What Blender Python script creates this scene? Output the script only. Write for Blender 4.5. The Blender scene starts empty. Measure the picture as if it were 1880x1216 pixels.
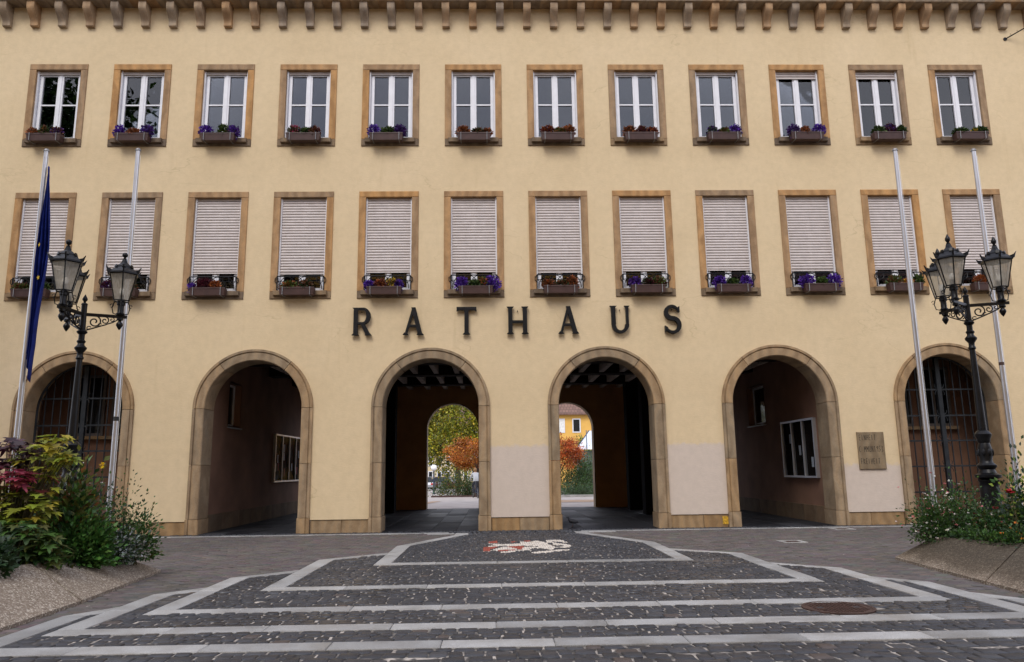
import bpy, math, random
import numpy as np
from mathutils import Matrix, Vector
R_ = math.radians
random.seed(7)
rng = np.random.default_rng(7)
sc = bpy.context.scene
col = sc.collection

# ------------------------------------------------------------------ camera
cam_d = bpy.data.cameras.new("camera")
cam = bpy.data.objects.new("camera", cam_d)
col.objects.link(cam)
sc.camera = cam
cam_d.sensor_width = 36.0
cam_d.lens = 36.0 * 1378.3 / 1880.0
cam_d.clip_start = 0.05
cam_d.clip_end = 1500.0
right = Vector((0.99964366, -0.02337469, -0.01289129))
up = Vector((0.00845732, -0.18071922, 0.98349837))
fwd = Vector((0.02531868, 0.98325693, 0.18045714))
m = Matrix.Identity(4)
for i in range(3):
    m[i][0] = right[i]; m[i][1] = up[i]; m[i][2] = -fwd[i]
m.translation = Vector((-0.62524, -18.67102, 1.45387))
cam.matrix_world = m

# ------------------------------------------------------------------ sky, sun, exposure
SUN_EL, SUN_AZ = 49.0, 198.0      # azimuth clockwise from +Y
w = bpy.data.worlds.new("World")
sc.world = w
w.use_nodes = True
nt = w.node_tree
nt.nodes.clear()
n_out = nt.nodes.new("ShaderNodeOutputWorld")
n_bg = nt.nodes.new("ShaderNodeBackground")
n_sky = nt.nodes.new("ShaderNodeTexSky")
n_sky.sky_type = 'NISHITA'
n_sky.sun_disc = False
n_sky.sun_elevation = R_(SUN_EL)
n_sky.sun_rotation = R_(SUN_AZ)
n_sky.air_density = 1.0
n_sky.dust_density = 2.0
n_tc = nt.nodes.new("ShaderNodeTexCoord")
n_no = nt.nodes.new("ShaderNodeTexNoise")
n_no.inputs['Scale'].default_value = 1.9
n_no.inputs['Detail'].default_value = 6
n_no.inputs['Roughness'].default_value = 0.55
n_cr = nt.nodes.new("ShaderNodeValToRGB")          # cloud brightness, all over the dome
n_cr.color_ramp.elements[0].position = 0.33
n_cr.color_ramp.elements[0].color = (2.7, 3.1, 4.6, 1)
n_cr.color_ramp.elements[1].position = 0.68
n_cr.color_ramp.elements[1].color = (9.2, 9.2, 9.9, 1)
n_mx = nt.nodes.new("ShaderNodeMixRGB")
n_mx.inputs[0].default_value = 0.86
nt.links.new(n_tc.outputs['Generated'], n_no.inputs['Vector'])
nt.links.new(n_no.outputs['Fac'], n_cr.inputs['Fac'])
nt.links.new(n_sky.outputs['Color'], n_mx.inputs[1])
nt.links.new(n_cr.outputs['Color'], n_mx.inputs[2])
nt.links.new(n_mx.outputs['Color'], n_bg.inputs['Color'])
n_bg.inputs['Strength'].default_value = 0.15
nt.links.new(n_bg.outputs[0], n_out.inputs[0])
sun_d = bpy.data.lights.new("sun", 'SUN')
sun_d.energy = 1.2
sun_d.angle = R_(24)
sun_d.color = (1.0, 0.955, 0.88)
sun = bpy.data.objects.new("sun", sun_d)
col.objects.link(sun)
el, az = R_(SUN_EL), R_(SUN_AZ)
sd = Vector((math.sin(az) * math.cos(el), math.cos(az) * math.cos(el), math.sin(el)))
sun.rotation_euler = sd.to_track_quat('Z', 'Y').to_euler()
sun.location = (-6, -30, 40)
vs = sc.view_settings
vs.view_transform = 'Standard'
vs.look = 'None'
vs.gamma = 1.0
vs.use_curve_mapping = False
vs.exposure = 0.66
sc.cycles.max_bounces = 6
sc.cycles.diffuse_bounces = 4
sc.cycles.transparent_max_bounces = 12

# ------------------------------------------------------------------ materials
def new_mat(name):
    mt = bpy.data.materials.new(name)
    mt.use_nodes = True
    b = mt.node_tree.nodes['Principled BSDF']
    return mt, mt.node_tree, b

def ramp(t, stops):
    r = t.nodes.new("ShaderNodeValToRGB")
    e = r.color_ramp.elements
    while len(e) < len(stops): e.new(0.5)
    for i, (p, c) in enumerate(stops):
        e[i].position = p; e[i].color = (*c, 1)
    return r

def coords(t, rand=0.0, scale=None):
    tc = t.nodes.new("ShaderNodeTexCoord")
    src = tc.outputs['Object']
    if rand:
        oi = t.nodes.new("ShaderNodeObjectInfo")
        mu = t.nodes.new("ShaderNodeMath"); mu.operation = 'MULTIPLY'; mu.inputs[1].default_value = rand
        t.links.new(oi.outputs['Random'], mu.inputs[0])
        ad = t.nodes.new("ShaderNodeVectorMath"); ad.operation = 'ADD'
        t.links.new(src, ad.inputs[0]); t.links.new(mu.outputs[0], ad.inputs[1])
        src = ad.outputs[0]
    if scale:
        sm = t.nodes.new("ShaderNodeVectorMath"); sm.operation = 'MULTIPLY'
        sm.inputs[1].default_value = scale
        t.links.new(src, sm.inputs[0]); src = sm.outputs[0]
    return src

def noise(t, src, scale, detail=4, rough=0.55, dist=0.0):
    n = t.nodes.new("ShaderNodeTexNoise")
    n.inputs['Scale'].default_value = scale
    n.inputs['Detail'].default_value = detail
    n.inputs['Roughness'].default_value = rough
    n.inputs['Distortion'].default_value = dist
    t.links.new(src, n.inputs['Vector'])
    return n.outputs['Fac']

def mix(t, a, b, fac, mode='MIX'):
    x = t.nodes.new("ShaderNodeMixRGB"); x.blend_type = mode
    for s, v in ((1, a), (2, b), (0, fac)):
        if isinstance(v, (int, float)): x.inputs[s].default_value = v
        elif isinstance(v, tuple): x.inputs[s].default_value = (*v, 1)
        else: t.links.new(v, x.inputs[s])
    return x.outputs[0]

def bump(t, b, h, strength=0.3, dist=0.01):
    bp = t.nodes.new("ShaderNodeBump")
    bp.inputs['Strength'].default_value = strength
    bp.inputs['Distance'].default_value = dist
    t.links.new(h, bp.inputs['Height'])
    t.links.new(bp.outputs[0], b.inputs['Normal'])

def math_n(t, op, a, b=None, clamp=False):
    x = t.nodes.new("ShaderNodeMath"); x.operation = op; x.use_clamp = clamp
    for s, v in ((0, a), (1, b)):
        if v is None: continue
        if isinstance(v, (int, float)): x.inputs[s].default_value = v
        else: t.links.new(v, x.inputs[s])
    return x.outputs[0]

def simple(name, c, rough=0.6, metal=0.0, var=0.12, nscale=6.0, bmp=0.0, rand=3.0, ior=None, spec=0.4):
    mt, t, b = new_mat(name)
    src = coords(t, rand)
    n = noise(t, src, nscale, 5)
    d = tuple(max(0, v * (1 - var * 1.6)) for v in c); l = tuple(min(1, v * (1 + var)) for v in c)
    r = ramp(t, [(0.3, d), (0.7, l)])
    t.links.new(n, r.inputs[0])
    t.links.new(r.outputs[0], b.inputs['Base Color'])
    b.inputs['Roughness'].default_value = rough
    b.inputs['Metallic'].default_value = metal
    b.inputs['Specular IOR Level'].default_value = spec
    if ior: b.inputs['IOR'].default_value = ior
    if bmp:
        bump(t, b, noise(t, src, nscale * 8, 4), bmp, 0.004)
    return mt

def attr_mat(name, rough=0.6, trans=0.0, bmp=0.0, bscale=60, rvar=None, gain=1.0, stain=None):
    """colour from the per-piece colour attribute"""
    mt, t, b = new_mat(name)
    a = t.nodes.new("ShaderNodeVertexColor"); a.layer_name = "Col"
    c = a.outputs['Color']
    src = coords(t)
    if stain:
        n = noise(t, src, stain[0], 5, 0.6)
        r = ramp(t, [(0.35, (stain[1],) * 3), (0.65, (1.0, 1.0, 1.0))])
        t.links.new(n, r.inputs[0])
        c = mix(t, c, r.outputs[0], 1.0, 'MULTIPLY')
    t.links.new(c, b.inputs['Base Color'])
    b.inputs['Roughness'].default_value = rough
    if rvar:
        n2 = noise(t, src, rvar[0], 3)
        r2 = ramp(t, [(0.38, (rvar[1],) * 3), (0.62, (rvar[2],) * 3)])
        t.links.new(n2, r2.inputs[0]); t.links.new(r2.outputs[0], b.inputs['Roughness'])
    if bmp: bump(t, b, noise(t, src, bscale, 4), bmp, 0.006)
    if trans:
        tr = t.nodes.new("ShaderNodeBsdfTranslucent")
        t.links.new(c, tr.inputs[0])
        ms = t.nodes.new("ShaderNodeMixShader"); ms.inputs[0].default_value = trans
        o = t.nodes['Material Output']
        t.links.new(b.outputs[0], ms.inputs[1]); t.links.new(tr.outputs[0], ms.inputs[2])
        t.links.new(ms.outputs[0], o.inputs[0])
    return mt

def make_plaster():
    mt, t, b = new_mat("plaster_cream")
    src = coords(t)
    n1 = noise(t, src, 0.45, 5, 0.6)
    r1 = ramp(t, [(0.25, (0.585, 0.455, 0.28)), (0.5, (0.625, 0.492, 0.308)), (0.78, (0.66, 0.525, 0.34))])
    t.links.new(n1, r1.inputs[0])
    n2 = noise(t, src, 5.5, 6, 0.65)
    r2 = ramp(t, [(0.3, (0.93, 0.93, 0.93)), (0.62, (1.02, 1.02, 1.02))])
    t.links.new(n2, r2.inputs[0])
    c = mix(t, r1.outputs[0], r2.outputs[0], 1.0, 'MULTIPLY')
    # rain streaks
    ss = t.nodes.new("ShaderNodeVectorMath"); ss.operation = 'MULTIPLY'; ss.inputs[1].default_value = (2.2, 1, 0.22)
    t.links.new(src, ss.inputs[0])
    n3 = noise(t, ss.outputs[0], 1.6, 5, 0.6)
    r3 = ramp(t, [(0.60, (1, 1, 1)), (0.80, (0.90, 0.885, 0.85))])
    t.links.new(n3, r3.inputs[0])
    c = mix(t, c, r3.outputs[0], 1.0, 'MULTIPLY')
    # hairline cracks, stretched sideways
    vs2 = t.nodes.new("ShaderNodeVectorMath"); vs2.operation = 'MULTIPLY'; vs2.inputs[1].default_value = (0.35, 1, 0.9)
    t.links.new(src, vs2.inputs[0])
    nz = t.nodes.new("ShaderNodeTexNoise"); nz.inputs['Scale'].default_value = 1.7; nz.inputs['Detail'].default_value = 4
    t.links.new(vs2.outputs[0], nz.inputs['Vector'])
    av = t.nodes.new("ShaderNodeVectorMath"); av.operation = 'ADD'
    t.links.new(vs2.outputs[0], av.inputs[0]); t.links.new(nz.outputs['Color'], av.inputs[1])
    vo = t.nodes.new("ShaderNodeTexVoronoi"); vo.feature = 'DISTANCE_TO_EDGE'; vo.inputs['Scale'].default_value = 0.8
    t.links.new(av.outputs[0], vo.inputs['Vector'])
    rc = ramp(t, [(0.0, (1, 1, 1)), (0.006, (0, 0, 0))])
    t.links.new(vo.outputs['Distance'], rc.inputs[0])
    nm = noise(t, src, 0.5, 2)
    rm = ramp(t, [(0.5, (0, 0, 0)), (0.62, (0.55, 0.55, 0.55))]); t.links.new(nm, rm.inputs[0])
    cf = mix(t, rc.outputs[0], rm.outputs[0], 1.0, 'MULTIPLY')
    c = mix(t, c, (0.42, 0.33, 0.19), cf)
    # repainted pinkish foot of the three piers right of centre, wobbly roller edge
    sx = t.nodes.new("ShaderNodeSeparateXYZ"); t.links.new(src, sx.inputs[0])
    wob = noise(t, src, 6.0, 3)
    zz = math_n(t, 'ADD', sx.outputs[2], math_n(t, 'MULTIPLY', math_n(t, 'SUBTRACT', wob, 0.5), 0.26))
    # lower on the pier with the plaque
    lim = math_n(t, 'SUBTRACT', 2.04, math_n(t, 'MULTIPLY', math_n(t, 'GREATER_THAN', sx.outputs[0], 7.0), 0.55))
    below = math_n(t, 'MULTIPLY', math_n(t, 'SUBTRACT', lim, zz), 14.0, True)
    gx = math_n(t, 'MULTIPLY', math_n(t, 'GREATER_THAN', sx.outputs[0], -1.0), math_n(t, 'LESS_THAN', sx.outputs[0], 9.7))
    pf = math_n(t, 'MULTIPLY', below, gx)
    pk = mix(t, (0.555, 0.468, 0.395), r2.outputs[0], 1.0, 'MULTIPLY')
    c = mix(t, c, pk, pf)
    t.links.new(c, b.inputs['Base Color'])
    b.inputs['Roughness'].default_value = 0.9
    b.inputs['Specular IOR Level'].default_value = 0.2
    st = t.nodes.new("ShaderNodeVectorMath"); st.operation = 'MULTIPLY'; st.inputs[1].default_value = (0.5, 1, 1.6)
    t.links.new(src, st.inputs[0])
    hb = math_n(t, 'ADD', noise(t, st.outputs[0], 22, 5, 0.6), math_n(t, 'MULTIPLY', noise(t, src, 90, 3), 0.4))
    bump(t, b, hb, 0.35, 0.012)
    return mt

def make_stone(name, ca, cb, cc, rough=0.85):
    mt, t, b = new_mat(name)
    src = coords(t, 61.0)
    oi = t.nodes.new("ShaderNodeObjectInfo")
    wv = t.nodes.new("ShaderNodeTexWave")
    wv.inputs['Scale'].default_value = 1.1; wv.inputs['Distortion'].default_value = 9.0
    wv.inputs['Detail'].default_value = 4; wv.inputs['Detail Scale'].default_value = 0.9
    t.links.new(src, wv.inputs['Vector'])
    base = ramp(t, [(0.0, ca), (0.5, cb), (1.0, cc)])
    t.links.new(oi.outputs['Random'], base.inputs[0])
    vr = ramp(t, [(0.1, (0.80, 0.74, 0.68)), (0.6, (1.0, 1.0, 1.0)), (1.0, (1.16, 1.08, 0.98))])
    t.links.new(wv.outputs['Fac'], vr.inputs[0])
    c = mix(t, base.outputs[0], vr.outputs[0], 0.7, 'MULTIPLY')
    n = noise(t, src, 3.2, 6, 0.65)
    r = ramp(t, [(0.25, (0.70, 0.68, 0.68)), (0.6, (1.06, 1.06, 1.06))])
    t.links.new(n, r.inputs[0])
    c = mix(t, c, r.outputs[0], 0.9, 'MULTIPLY')
    n2 = noise(t, src, 40, 3)
    r2 = ramp(t, [(0.3, (0.85, 0.85, 0.85)), (0.7, (1.05, 1.05, 1.05))]); t.links.new(n2, r2.inputs[0])
    c = mix(t, c, r2.outputs[0], 0.8, 'MULTIPLY')
    t.links.new(c, b.inputs['Base Color'])
    b.inputs['Roughness'].default_value = rough
    b.inputs['Specular IOR Level'].default_value = 0.25
    bump(t, b, math_n(t, 'ADD', n2, n), 0.35, 0.008)
    return mt

def make_glass(name, tint, ior=1.9):
    mt, t, b = new_mat(name)
    t.nodes.remove(b)
    o = t.nodes['Material Output']
    tr = t.nodes.new("ShaderNodeBsdfTransparent"); tr.inputs[0].default_value = (*tint, 1)
    gl = t.nodes.new("ShaderNodeBsdfGlossy"); gl.inputs['Roughness'].default_value = 0.01
    fr = t.nodes.new("ShaderNodeFresnel"); fr.inputs['IOR'].default_value = ior
    # slightly wavy panes
    src = coords(t, 17.0)
    bp = t.nodes.new("ShaderNodeBump"); bp.inputs['Strength'].default_value = 0.05; bp.inputs['Distance'].default_value = 0.02
    t.links.new(noise(t, src, 2.5, 1), bp.inputs['Height'])
    t.links.new(bp.outputs[0], gl.inputs['Normal'])
    ms = t.nodes.new("ShaderNodeMixShader")
    t.links.new(fr.outputs[0], ms.inputs[0]); t.links.new(tr.outputs[0], ms.inputs[1]); t.links.new(gl.outputs[0], ms.inputs[2])
    t.links.new(ms.outputs[0], o.inputs[0])
    return mt

def make_lamp_glass():
    mt, t, b = new_mat("ribbed_lamp_glass")
    src = coords(t)
    sx = t.nodes.new("ShaderNodeVectorMath"); sx.operation = 'MULTIPLY'; sx.inputs[1].default_value = (60, 60, 3)
    t.links.new(src, sx.inputs[0])
    n = noise(t, sx.outputs[0], 1.0, 3)
    r = ramp(t, [(0.3, (0.58, 0.55, 0.48)), (0.7, (0.86, 0.82, 0.74))]); t.links.new(n, r.inputs[0])
    o = t.nodes['Material Output']
    tr = t.nodes.new("ShaderNodeBsdfTransparent"); tr.inputs[0].default_value = (0.90, 0.89, 0.85, 1)
    tl = t.nodes.new("ShaderNodeBsdfTranslucent"); t.links.new(r.outputs[0], tl.inputs[0])
    df = t.nodes.new("ShaderNodeBsdfPrincipled"); t.links.new(r.outputs[0], df.inputs['Base Color']); df.inputs['Roughness'].default_value = 0.25
    a = t.nodes.new("ShaderNodeMixShader"); a.inputs[0].default_value = 0.30
    t.links.new(tl.outputs[0], a.inputs[1]); t.links.new(df.outputs[0], a.inputs[2])
    c = t.nodes.new("ShaderNodeMixShader"); c.inputs[0].default_value = 0.50
    t.links.new(tr.outputs[0], c.inputs[1]); t.links.new(a.outputs[0], c.inputs[2])
    t.links.new(c.outputs[0], o.inputs[0])
    t.nodes.remove(b)
    return mt

def make_aggregate():
    """exposed-aggregate concrete: pebbles in cement, algae stains"""
    mt, t, b = new_mat("exposed_aggregate_concrete")
    src = coords(t)
    vo = t.nodes.new("ShaderNodeTexVoronoi"); vo.inputs['Scale'].default_value = 70
    t.links.new(src, vo.inputs['Vector'])
    sp = t.nodes.new("ShaderNodeSeparateXYZ"); t.links.new(vo.outputs['Color'], sp.inputs[0])
    r = ramp(t, [(0.0, (0.12, 0.09, 0.066)), (0.3, (0.185, 0.145, 0.108)), (0.75, (0.245, 0.198, 0.152)), (0.97, (0.46, 0.41, 0.34))])
    t.links.new(sp.outputs[0], r.inputs[0])
    n = noise(t, src, 1.1, 6, 0.65)
    sz = t.nodes.new("ShaderNodeSeparateXYZ"); t.links.new(src, sz.inputs[0])      # grime that has run down from the rim
    hh_ = math_n(t, 'SUBTRACT', math_n(t, 'ADD', math_n(t, 'MULTIPLY', n, 0.30), 0.01), sz.outputs[2])
    st = ramp(t, [(0.0, (0.24, 0.225, 0.185)), (0.35, (0.32, 0.29, 0.24)), (0.8, (0.95, 0.92, 0.88))])
    t.links.new(math_n(t, 'ADD', math_n(t, 'MULTIPLY', hh_, 3.2), 0.25, True), st.inputs[0])
    oi = t.nodes.new("ShaderNodeObjectInfo")
    c = mix(t, r.outputs[0], st.outputs[0], oi.outputs['Alpha'], 'MULTIPLY')
    t.links.new(c, b.inputs['Base Color'])
    b.inputs['Roughness'].default_value = 0.9
    bump(t, b, vo.outputs['Distance'], 0.3, 0.006)
    return mt

def make_grout():
    mt, t, b = new_mat("jointing_sand")
    src = coords(t)
    n = noise(t, src, 2.3, 6, 0.7)
    r = ramp(t, [(0.38, (0.05, 0.048, 0.047)), (0.58, (0.36, 0.33, 0.295))]); t.links.new(n, r.inputs[0])
    n2 = noise(t, src, 7, 3)
    r2 = ramp(t, [(0.47, (0.10, 0.10, 0.10)), (0.56, (1.25, 1.2, 1.15))]); t.links.new(n2, r2.inputs[0])
    c = mix(t, r.outputs[0], r2.outputs[0], 0.9, 'MULTIPLY')
    t.links.new(c, b.inputs['Base Color']); b.inputs['Roughness'].default_value = 0.95
    return mt

def make_granite():
    mt, t, b = new_mat("grey_granite")
    src = coords(t, 23.0)
    oi = t.nodes.new("ShaderNodeObjectInfo")
    base = ramp(t, [(0, (0.29, 0.29, 0.285)), (1, (0.42, 0.415, 0.40))]); t.links.new(oi.outputs['Random'], base.inputs[0])
    n = noise(t, src, 120, 3, 0.7)
    r = ramp(t, [(0.35, (0.55, 0.55, 0.55)), (0.6, (1.1, 1.1, 1.1))]); t.links.new(n, r.inputs[0])
    c = mix(t, base.outputs[0], r.outputs[0], 0.8, 'MULTIPLY')
    n2 = noise(t, src, 2.2, 5, 0.6)
    r2 = ramp(t, [(0.3, (0.68, 0.67, 0.66)), (0.62, (1, 1, 1))]); t.links.new(n2, r2.inputs[0])
    c = mix(t, c, r2.outputs[0], 0.9, 'MULTIPLY')
    t.links.new(c, b.inputs['Base Color'])
    r3 = ramp(t, [(0.35, (0.42, 0.42, 0.42)), (0.65, (0.7, 0.7, 0.7))]); t.links.new(n2, r3.inputs[0])
    t.links.new(r3.outputs[0], b.inputs['Roughness'])
    bump(t, b, n, 0.25, 0.004)
    return mt

def make_rooftile():
    mt, t, b = new_mat("brown_roof_tile")
    src = coords(t)
    br = t.nodes.new("ShaderNodeTexBrick")
    br.inputs['Scale'].default_value = 1.0
    br.inputs['Brick Width'].default_value = 0.34; br.inputs['Row Height'].default_value = 0.36
    br.inputs['Mortar Size'].default_value = 0.02
    br.inputs['Color1'].default_value = (0.14, 0.075, 0.055, 1); br.inputs['Color2'].default_value = (0.20, 0.11, 0.08, 1)
    br.inputs['Mortar'].default_value = (0.04, 0.025, 0.02, 1)
    t.links.new(src, br.inputs['Vector'])
    t.links.new(br.outputs['Color'], b.inputs['Base Color'])
    b.inputs['Roughness'].default_value = 0.75
    return mt

M = {}
M['plaster'] = make_plaster()
M['stone'] = make_stone("sandstone", (0.285, 0.205, 0.13), (0.385, 0.24, 0.12), (0.44, 0.25, 0.10))
M['corbel'] = make_stone("corbel_sandstone", (0.29, 0.235, 0.18), (0.345, 0.27, 0.19), (0.39, 0.25, 0.135))
M['arch'] = make_stone("arch_sandstone", (0.265, 0.205, 0.135), (0.315, 0.235, 0.15), (0.335, 0.225, 0.12))
M['sillstone'] = make_stone("weathered_sill_sandstone", (0.15, 0.115, 0.085), (0.20, 0.15, 0.10), (0.27, 0.19, 0.11))
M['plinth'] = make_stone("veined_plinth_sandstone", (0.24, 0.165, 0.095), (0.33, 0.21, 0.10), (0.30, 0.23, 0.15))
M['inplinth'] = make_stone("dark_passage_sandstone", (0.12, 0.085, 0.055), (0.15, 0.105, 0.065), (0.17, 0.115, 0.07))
M['white'] = simple("white_window_plastic", (0.70, 0.70, 0.73), 0.35, var=0.04)
M['shutter'] = simple("pale_roller_shutter", (0.53, 0.475, 0.45), 0.6, var=0.06)
M['rubber'] = simple("dark_gasket", (0.03, 0.03, 0.035), 0.6)
M['glass'] = make_glass("window_glass", (0.55, 0.57, 0.6), 1.75)
M['caseglass'] = make_glass("case_glass", (0.75, 0.77, 0.8), 1.03)
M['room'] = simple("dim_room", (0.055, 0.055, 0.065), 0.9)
M['curtain'] = simple("white_curtain", (0.75, 0.74, 0.70), 0.9)
M['iron'] = simple("black_iron", (0.006, 0.006, 0.007), 0.36, 0.0, var=0.3, bmp=0.2, spec=0.22)
M['gateiron'] = simple("grey_painted_iron", (0.017, 0.020, 0.024), 0.5, 0.0, var=0.25, spec=0.25)
M['letter'] = simple("black_letter_iron", (0.007, 0.007, 0.008), 0.5, 0.0, var=0.3, nscale=9, spec=0.2)
M['trough'] = simple("brown_plastic_trough", (0.060, 0.030, 0.026), 0.5, var=0.15)
M['galv'] = simple("galvanised_clip", (0.24, 0.235, 0.235), 0.5, 0.4)
M['alu'] = simple("brushed_aluminium", (0.50, 0.50, 0.52), 0.34, 0.85, var=0.06, nscale=3)
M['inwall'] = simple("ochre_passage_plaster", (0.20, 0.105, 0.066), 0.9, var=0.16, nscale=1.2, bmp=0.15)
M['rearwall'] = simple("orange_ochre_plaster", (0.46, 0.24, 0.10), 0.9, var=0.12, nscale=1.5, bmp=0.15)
M['timber'] = simple("dark_timber", (0.018, 0.012, 0.009), 0.85, var=0.3, spec=0.1)
M['joist'] = simple("limewashed_joist", (0.58, 0.50, 0.44), 0.8, var=0.2)
M['pillar'] = simple("dark_pillar", (0.010, 0.008, 0.007), 0.9, spec=0.05)
M['floorslab'] = None
M['lampglass'] = make_lamp_glass()
M['bulb'] = simple("white_bulb_glass", (0.82, 0.82, 0.82), 0.2, var=0.02)
M['flag'] = simple("blue_flag_cloth", (0.016, 0.028, 0.17), 0.85, var=0.15, spec=0.1)
M['gold'] = simple("gold_star", (0.62, 0.42, 0.03), 0.7)
M['aggregate'] = make_aggregate()
M['soil'] = simple("dark_soil", (0.03, 0.022, 0.015), 0.95, var=0.3, nscale=20)
M['grout'] = make_grout()
M['granite'] = make_granite()
M['cobble'] = attr_mat("basalt_cobble", 0.5, bmp=0.5, bscale=45, rvar=(0.7, 0.36, 0.62), stain=(0.8, 0.72))
M['paver'] = attr_mat("brown_clay_paver", 0.8, bmp=0.4, bscale=70, stain=(0.45, 0.86))
M['mosaic'] = attr_mat("mosaic_stone", 0.55, bmp=0.3, bscale=60)
M['leaf'] = attr_mat("leaf", 0.5, trans=0.3)
M['petal'] = attr_mat("petal", 0.7, trans=0.25)
M['stem'] = simple("green_brown_stem", (0.07, 0.06, 0.025), 0.7)
M['bark'] = simple("tree_bark", (0.09, 0.065, 0.045), 0.9, var=0.3, nscale=10, bmp=0.5)
M['porchframe'] = simple("grey_wood_frame", (0.13, 0.115, 0.11), 0.7)
M['rust'] = simple("rusty_cast_iron", (0.075, 0.042, 0.036), 0.55, 0.4, var=0.25, nscale=12, bmp=0.3)
M['darkbird'] = simple("grey_pigeon_feathers", (0.03, 0.032, 0.04), 0.7)
M['roof'] = make_rooftile()
M['yellowhouse'] = simple("yellow_house_plaster", (0.72, 0.42, 0.10), 0.9, var=0.06, nscale=1)
M['beigehouse'] = simple("beige_house_plaster", (0.62, 0.50, 0.31), 0.9, var=0.06, nscale=1)
M['redtrim'] = simple("red_fascia", (0.4, 0.04, 0.04), 0.6)
M['pavroof'] = make_glass("pavilion_glass", (0.5, 0.55, 0.6), 2.6)
M['pavwhite'] = simple("white_glazing_sheet", (0.62, 0.66, 0.70), 0.3, var=0.03)
M['pavglass'] = simple("grey_green_glazing", (0.10, 0.125, 0.105), 0.15, var=0.3, nscale=2)
M['rearpave'] = simple("pale_rear_paving", (0.36, 0.32, 0.29), 0.85, var=0.12, nscale=1.5, bmp=0.2)
M['rearstrip'] = simple("sandy_paving_strip", (0.36, 0.24, 0.15), 0.85, var=0.15, nscale=4)
M['asphalt'] = simple("grey_asphalt", (0.10, 0.10, 0.105), 0.9, var=0.15, nscale=8)
M['globe'] = simple("opal_globe", (0.85, 0.85, 0.84), 0.25, var=0.01)
M['bluepost'] = simple("dark_blue_post", (0.02, 0.035, 0.07), 0.5)
M['carsilver'] = simple("silver_car_paint", (0.42, 0.43, 0.45), 0.3, 0.5, var=0.03)
M['carred'] = simple("dark_red_car_paint", (0.10, 0.012, 0.02), 0.25, 0.2, var=0.03)
M['carwhite'] = simple("white_car_paint", (0.7, 0.7, 0.72), 0.25, 0.0, var=0.02)
M['carglass'] = simple("car_window", (0.012, 0.014, 0.018), 0.06, var=0.05)
M['tyre'] = simple("tyre_rubber", (0.015, 0.015, 0.015), 0.8)
M['taillight'] = simple("red_tail_light", (0.45, 0.02, 0.02), 0.3)
M['skin'] = simple("skin", (0.50, 0.30, 0.20), 0.6, var=0.05)
M['jacket'] = simple("pale_grey_jacket", (0.42, 0.44, 0.47), 0.85)
M['trousers'] = simple("dark_trousers", (0.02, 0.022, 0.03), 0.85)
M['hair'] = simple("light_brown_hair", (0.25, 0.14, 0.06), 0.7)
M['plaque'] = make_stone("plaque_sandstone", (0.20, 0.155, 0.10), (0.215, 0.165, 0.105), (0.23, 0.175, 0.11))
M['engraved'] = simple("engraved_dark", (0.045, 0.033, 0.022), 0.9)
M['sticker'] = simple("yellow_sticker", (0.62, 0.36, 0.03), 0.6, nscale=60, var=0.5)
M['tape'] = simple("black_tape", (0.02, 0.02, 0.02), 0.6)

def make_floorslab():
    mt, t, b = new_mat("dark_wet_passage_slab")
    src = coords(t, 31.0)
    oi = t.nodes.new("ShaderNodeObjectInfo")
    base = ramp(t, [(0, (0.011, 0.011, 0.0135)), (0.85, (0.019, 0.019, 0.022)), (1, (0.045, 0.045, 0.05))]); t.links.new(oi.outputs['Random'], base.inputs[0])
    n = noise(t, src, 3.0, 5)
    r = ramp(t, [(0.3, (0.7, 0.7, 0.7)), (0.7, (1.1, 1.1, 1.1))]); t.links.new(n, r.inputs[0])
    t.links.new(mix(t, base.outputs[0], r.outputs[0], 1.0, 'MULTIPLY'), b.inputs['Base Color'])
    rr = ramp(t, [(0.0, (0.42, 0.42, 0.42)), (1.0, (0.75, 0.75, 0.75))])
    t.links.new(math_n(t, 'ADD', math_n(t, 'MULTIPLY', oi.outputs['Random'], 0.6), math_n(t, 'MULTIPLY', n, 0.4)), rr.inputs[0])
    t.links.new(rr.outputs[0], b.inputs['Roughness'])
    b.inputs['Specular IOR Level'].default_value = 0.10
    bump(t, b, noise(t, src, 30, 3), 0.12, 0.004)
    return mt
M['floorslab'] = make_floorslab()

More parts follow.
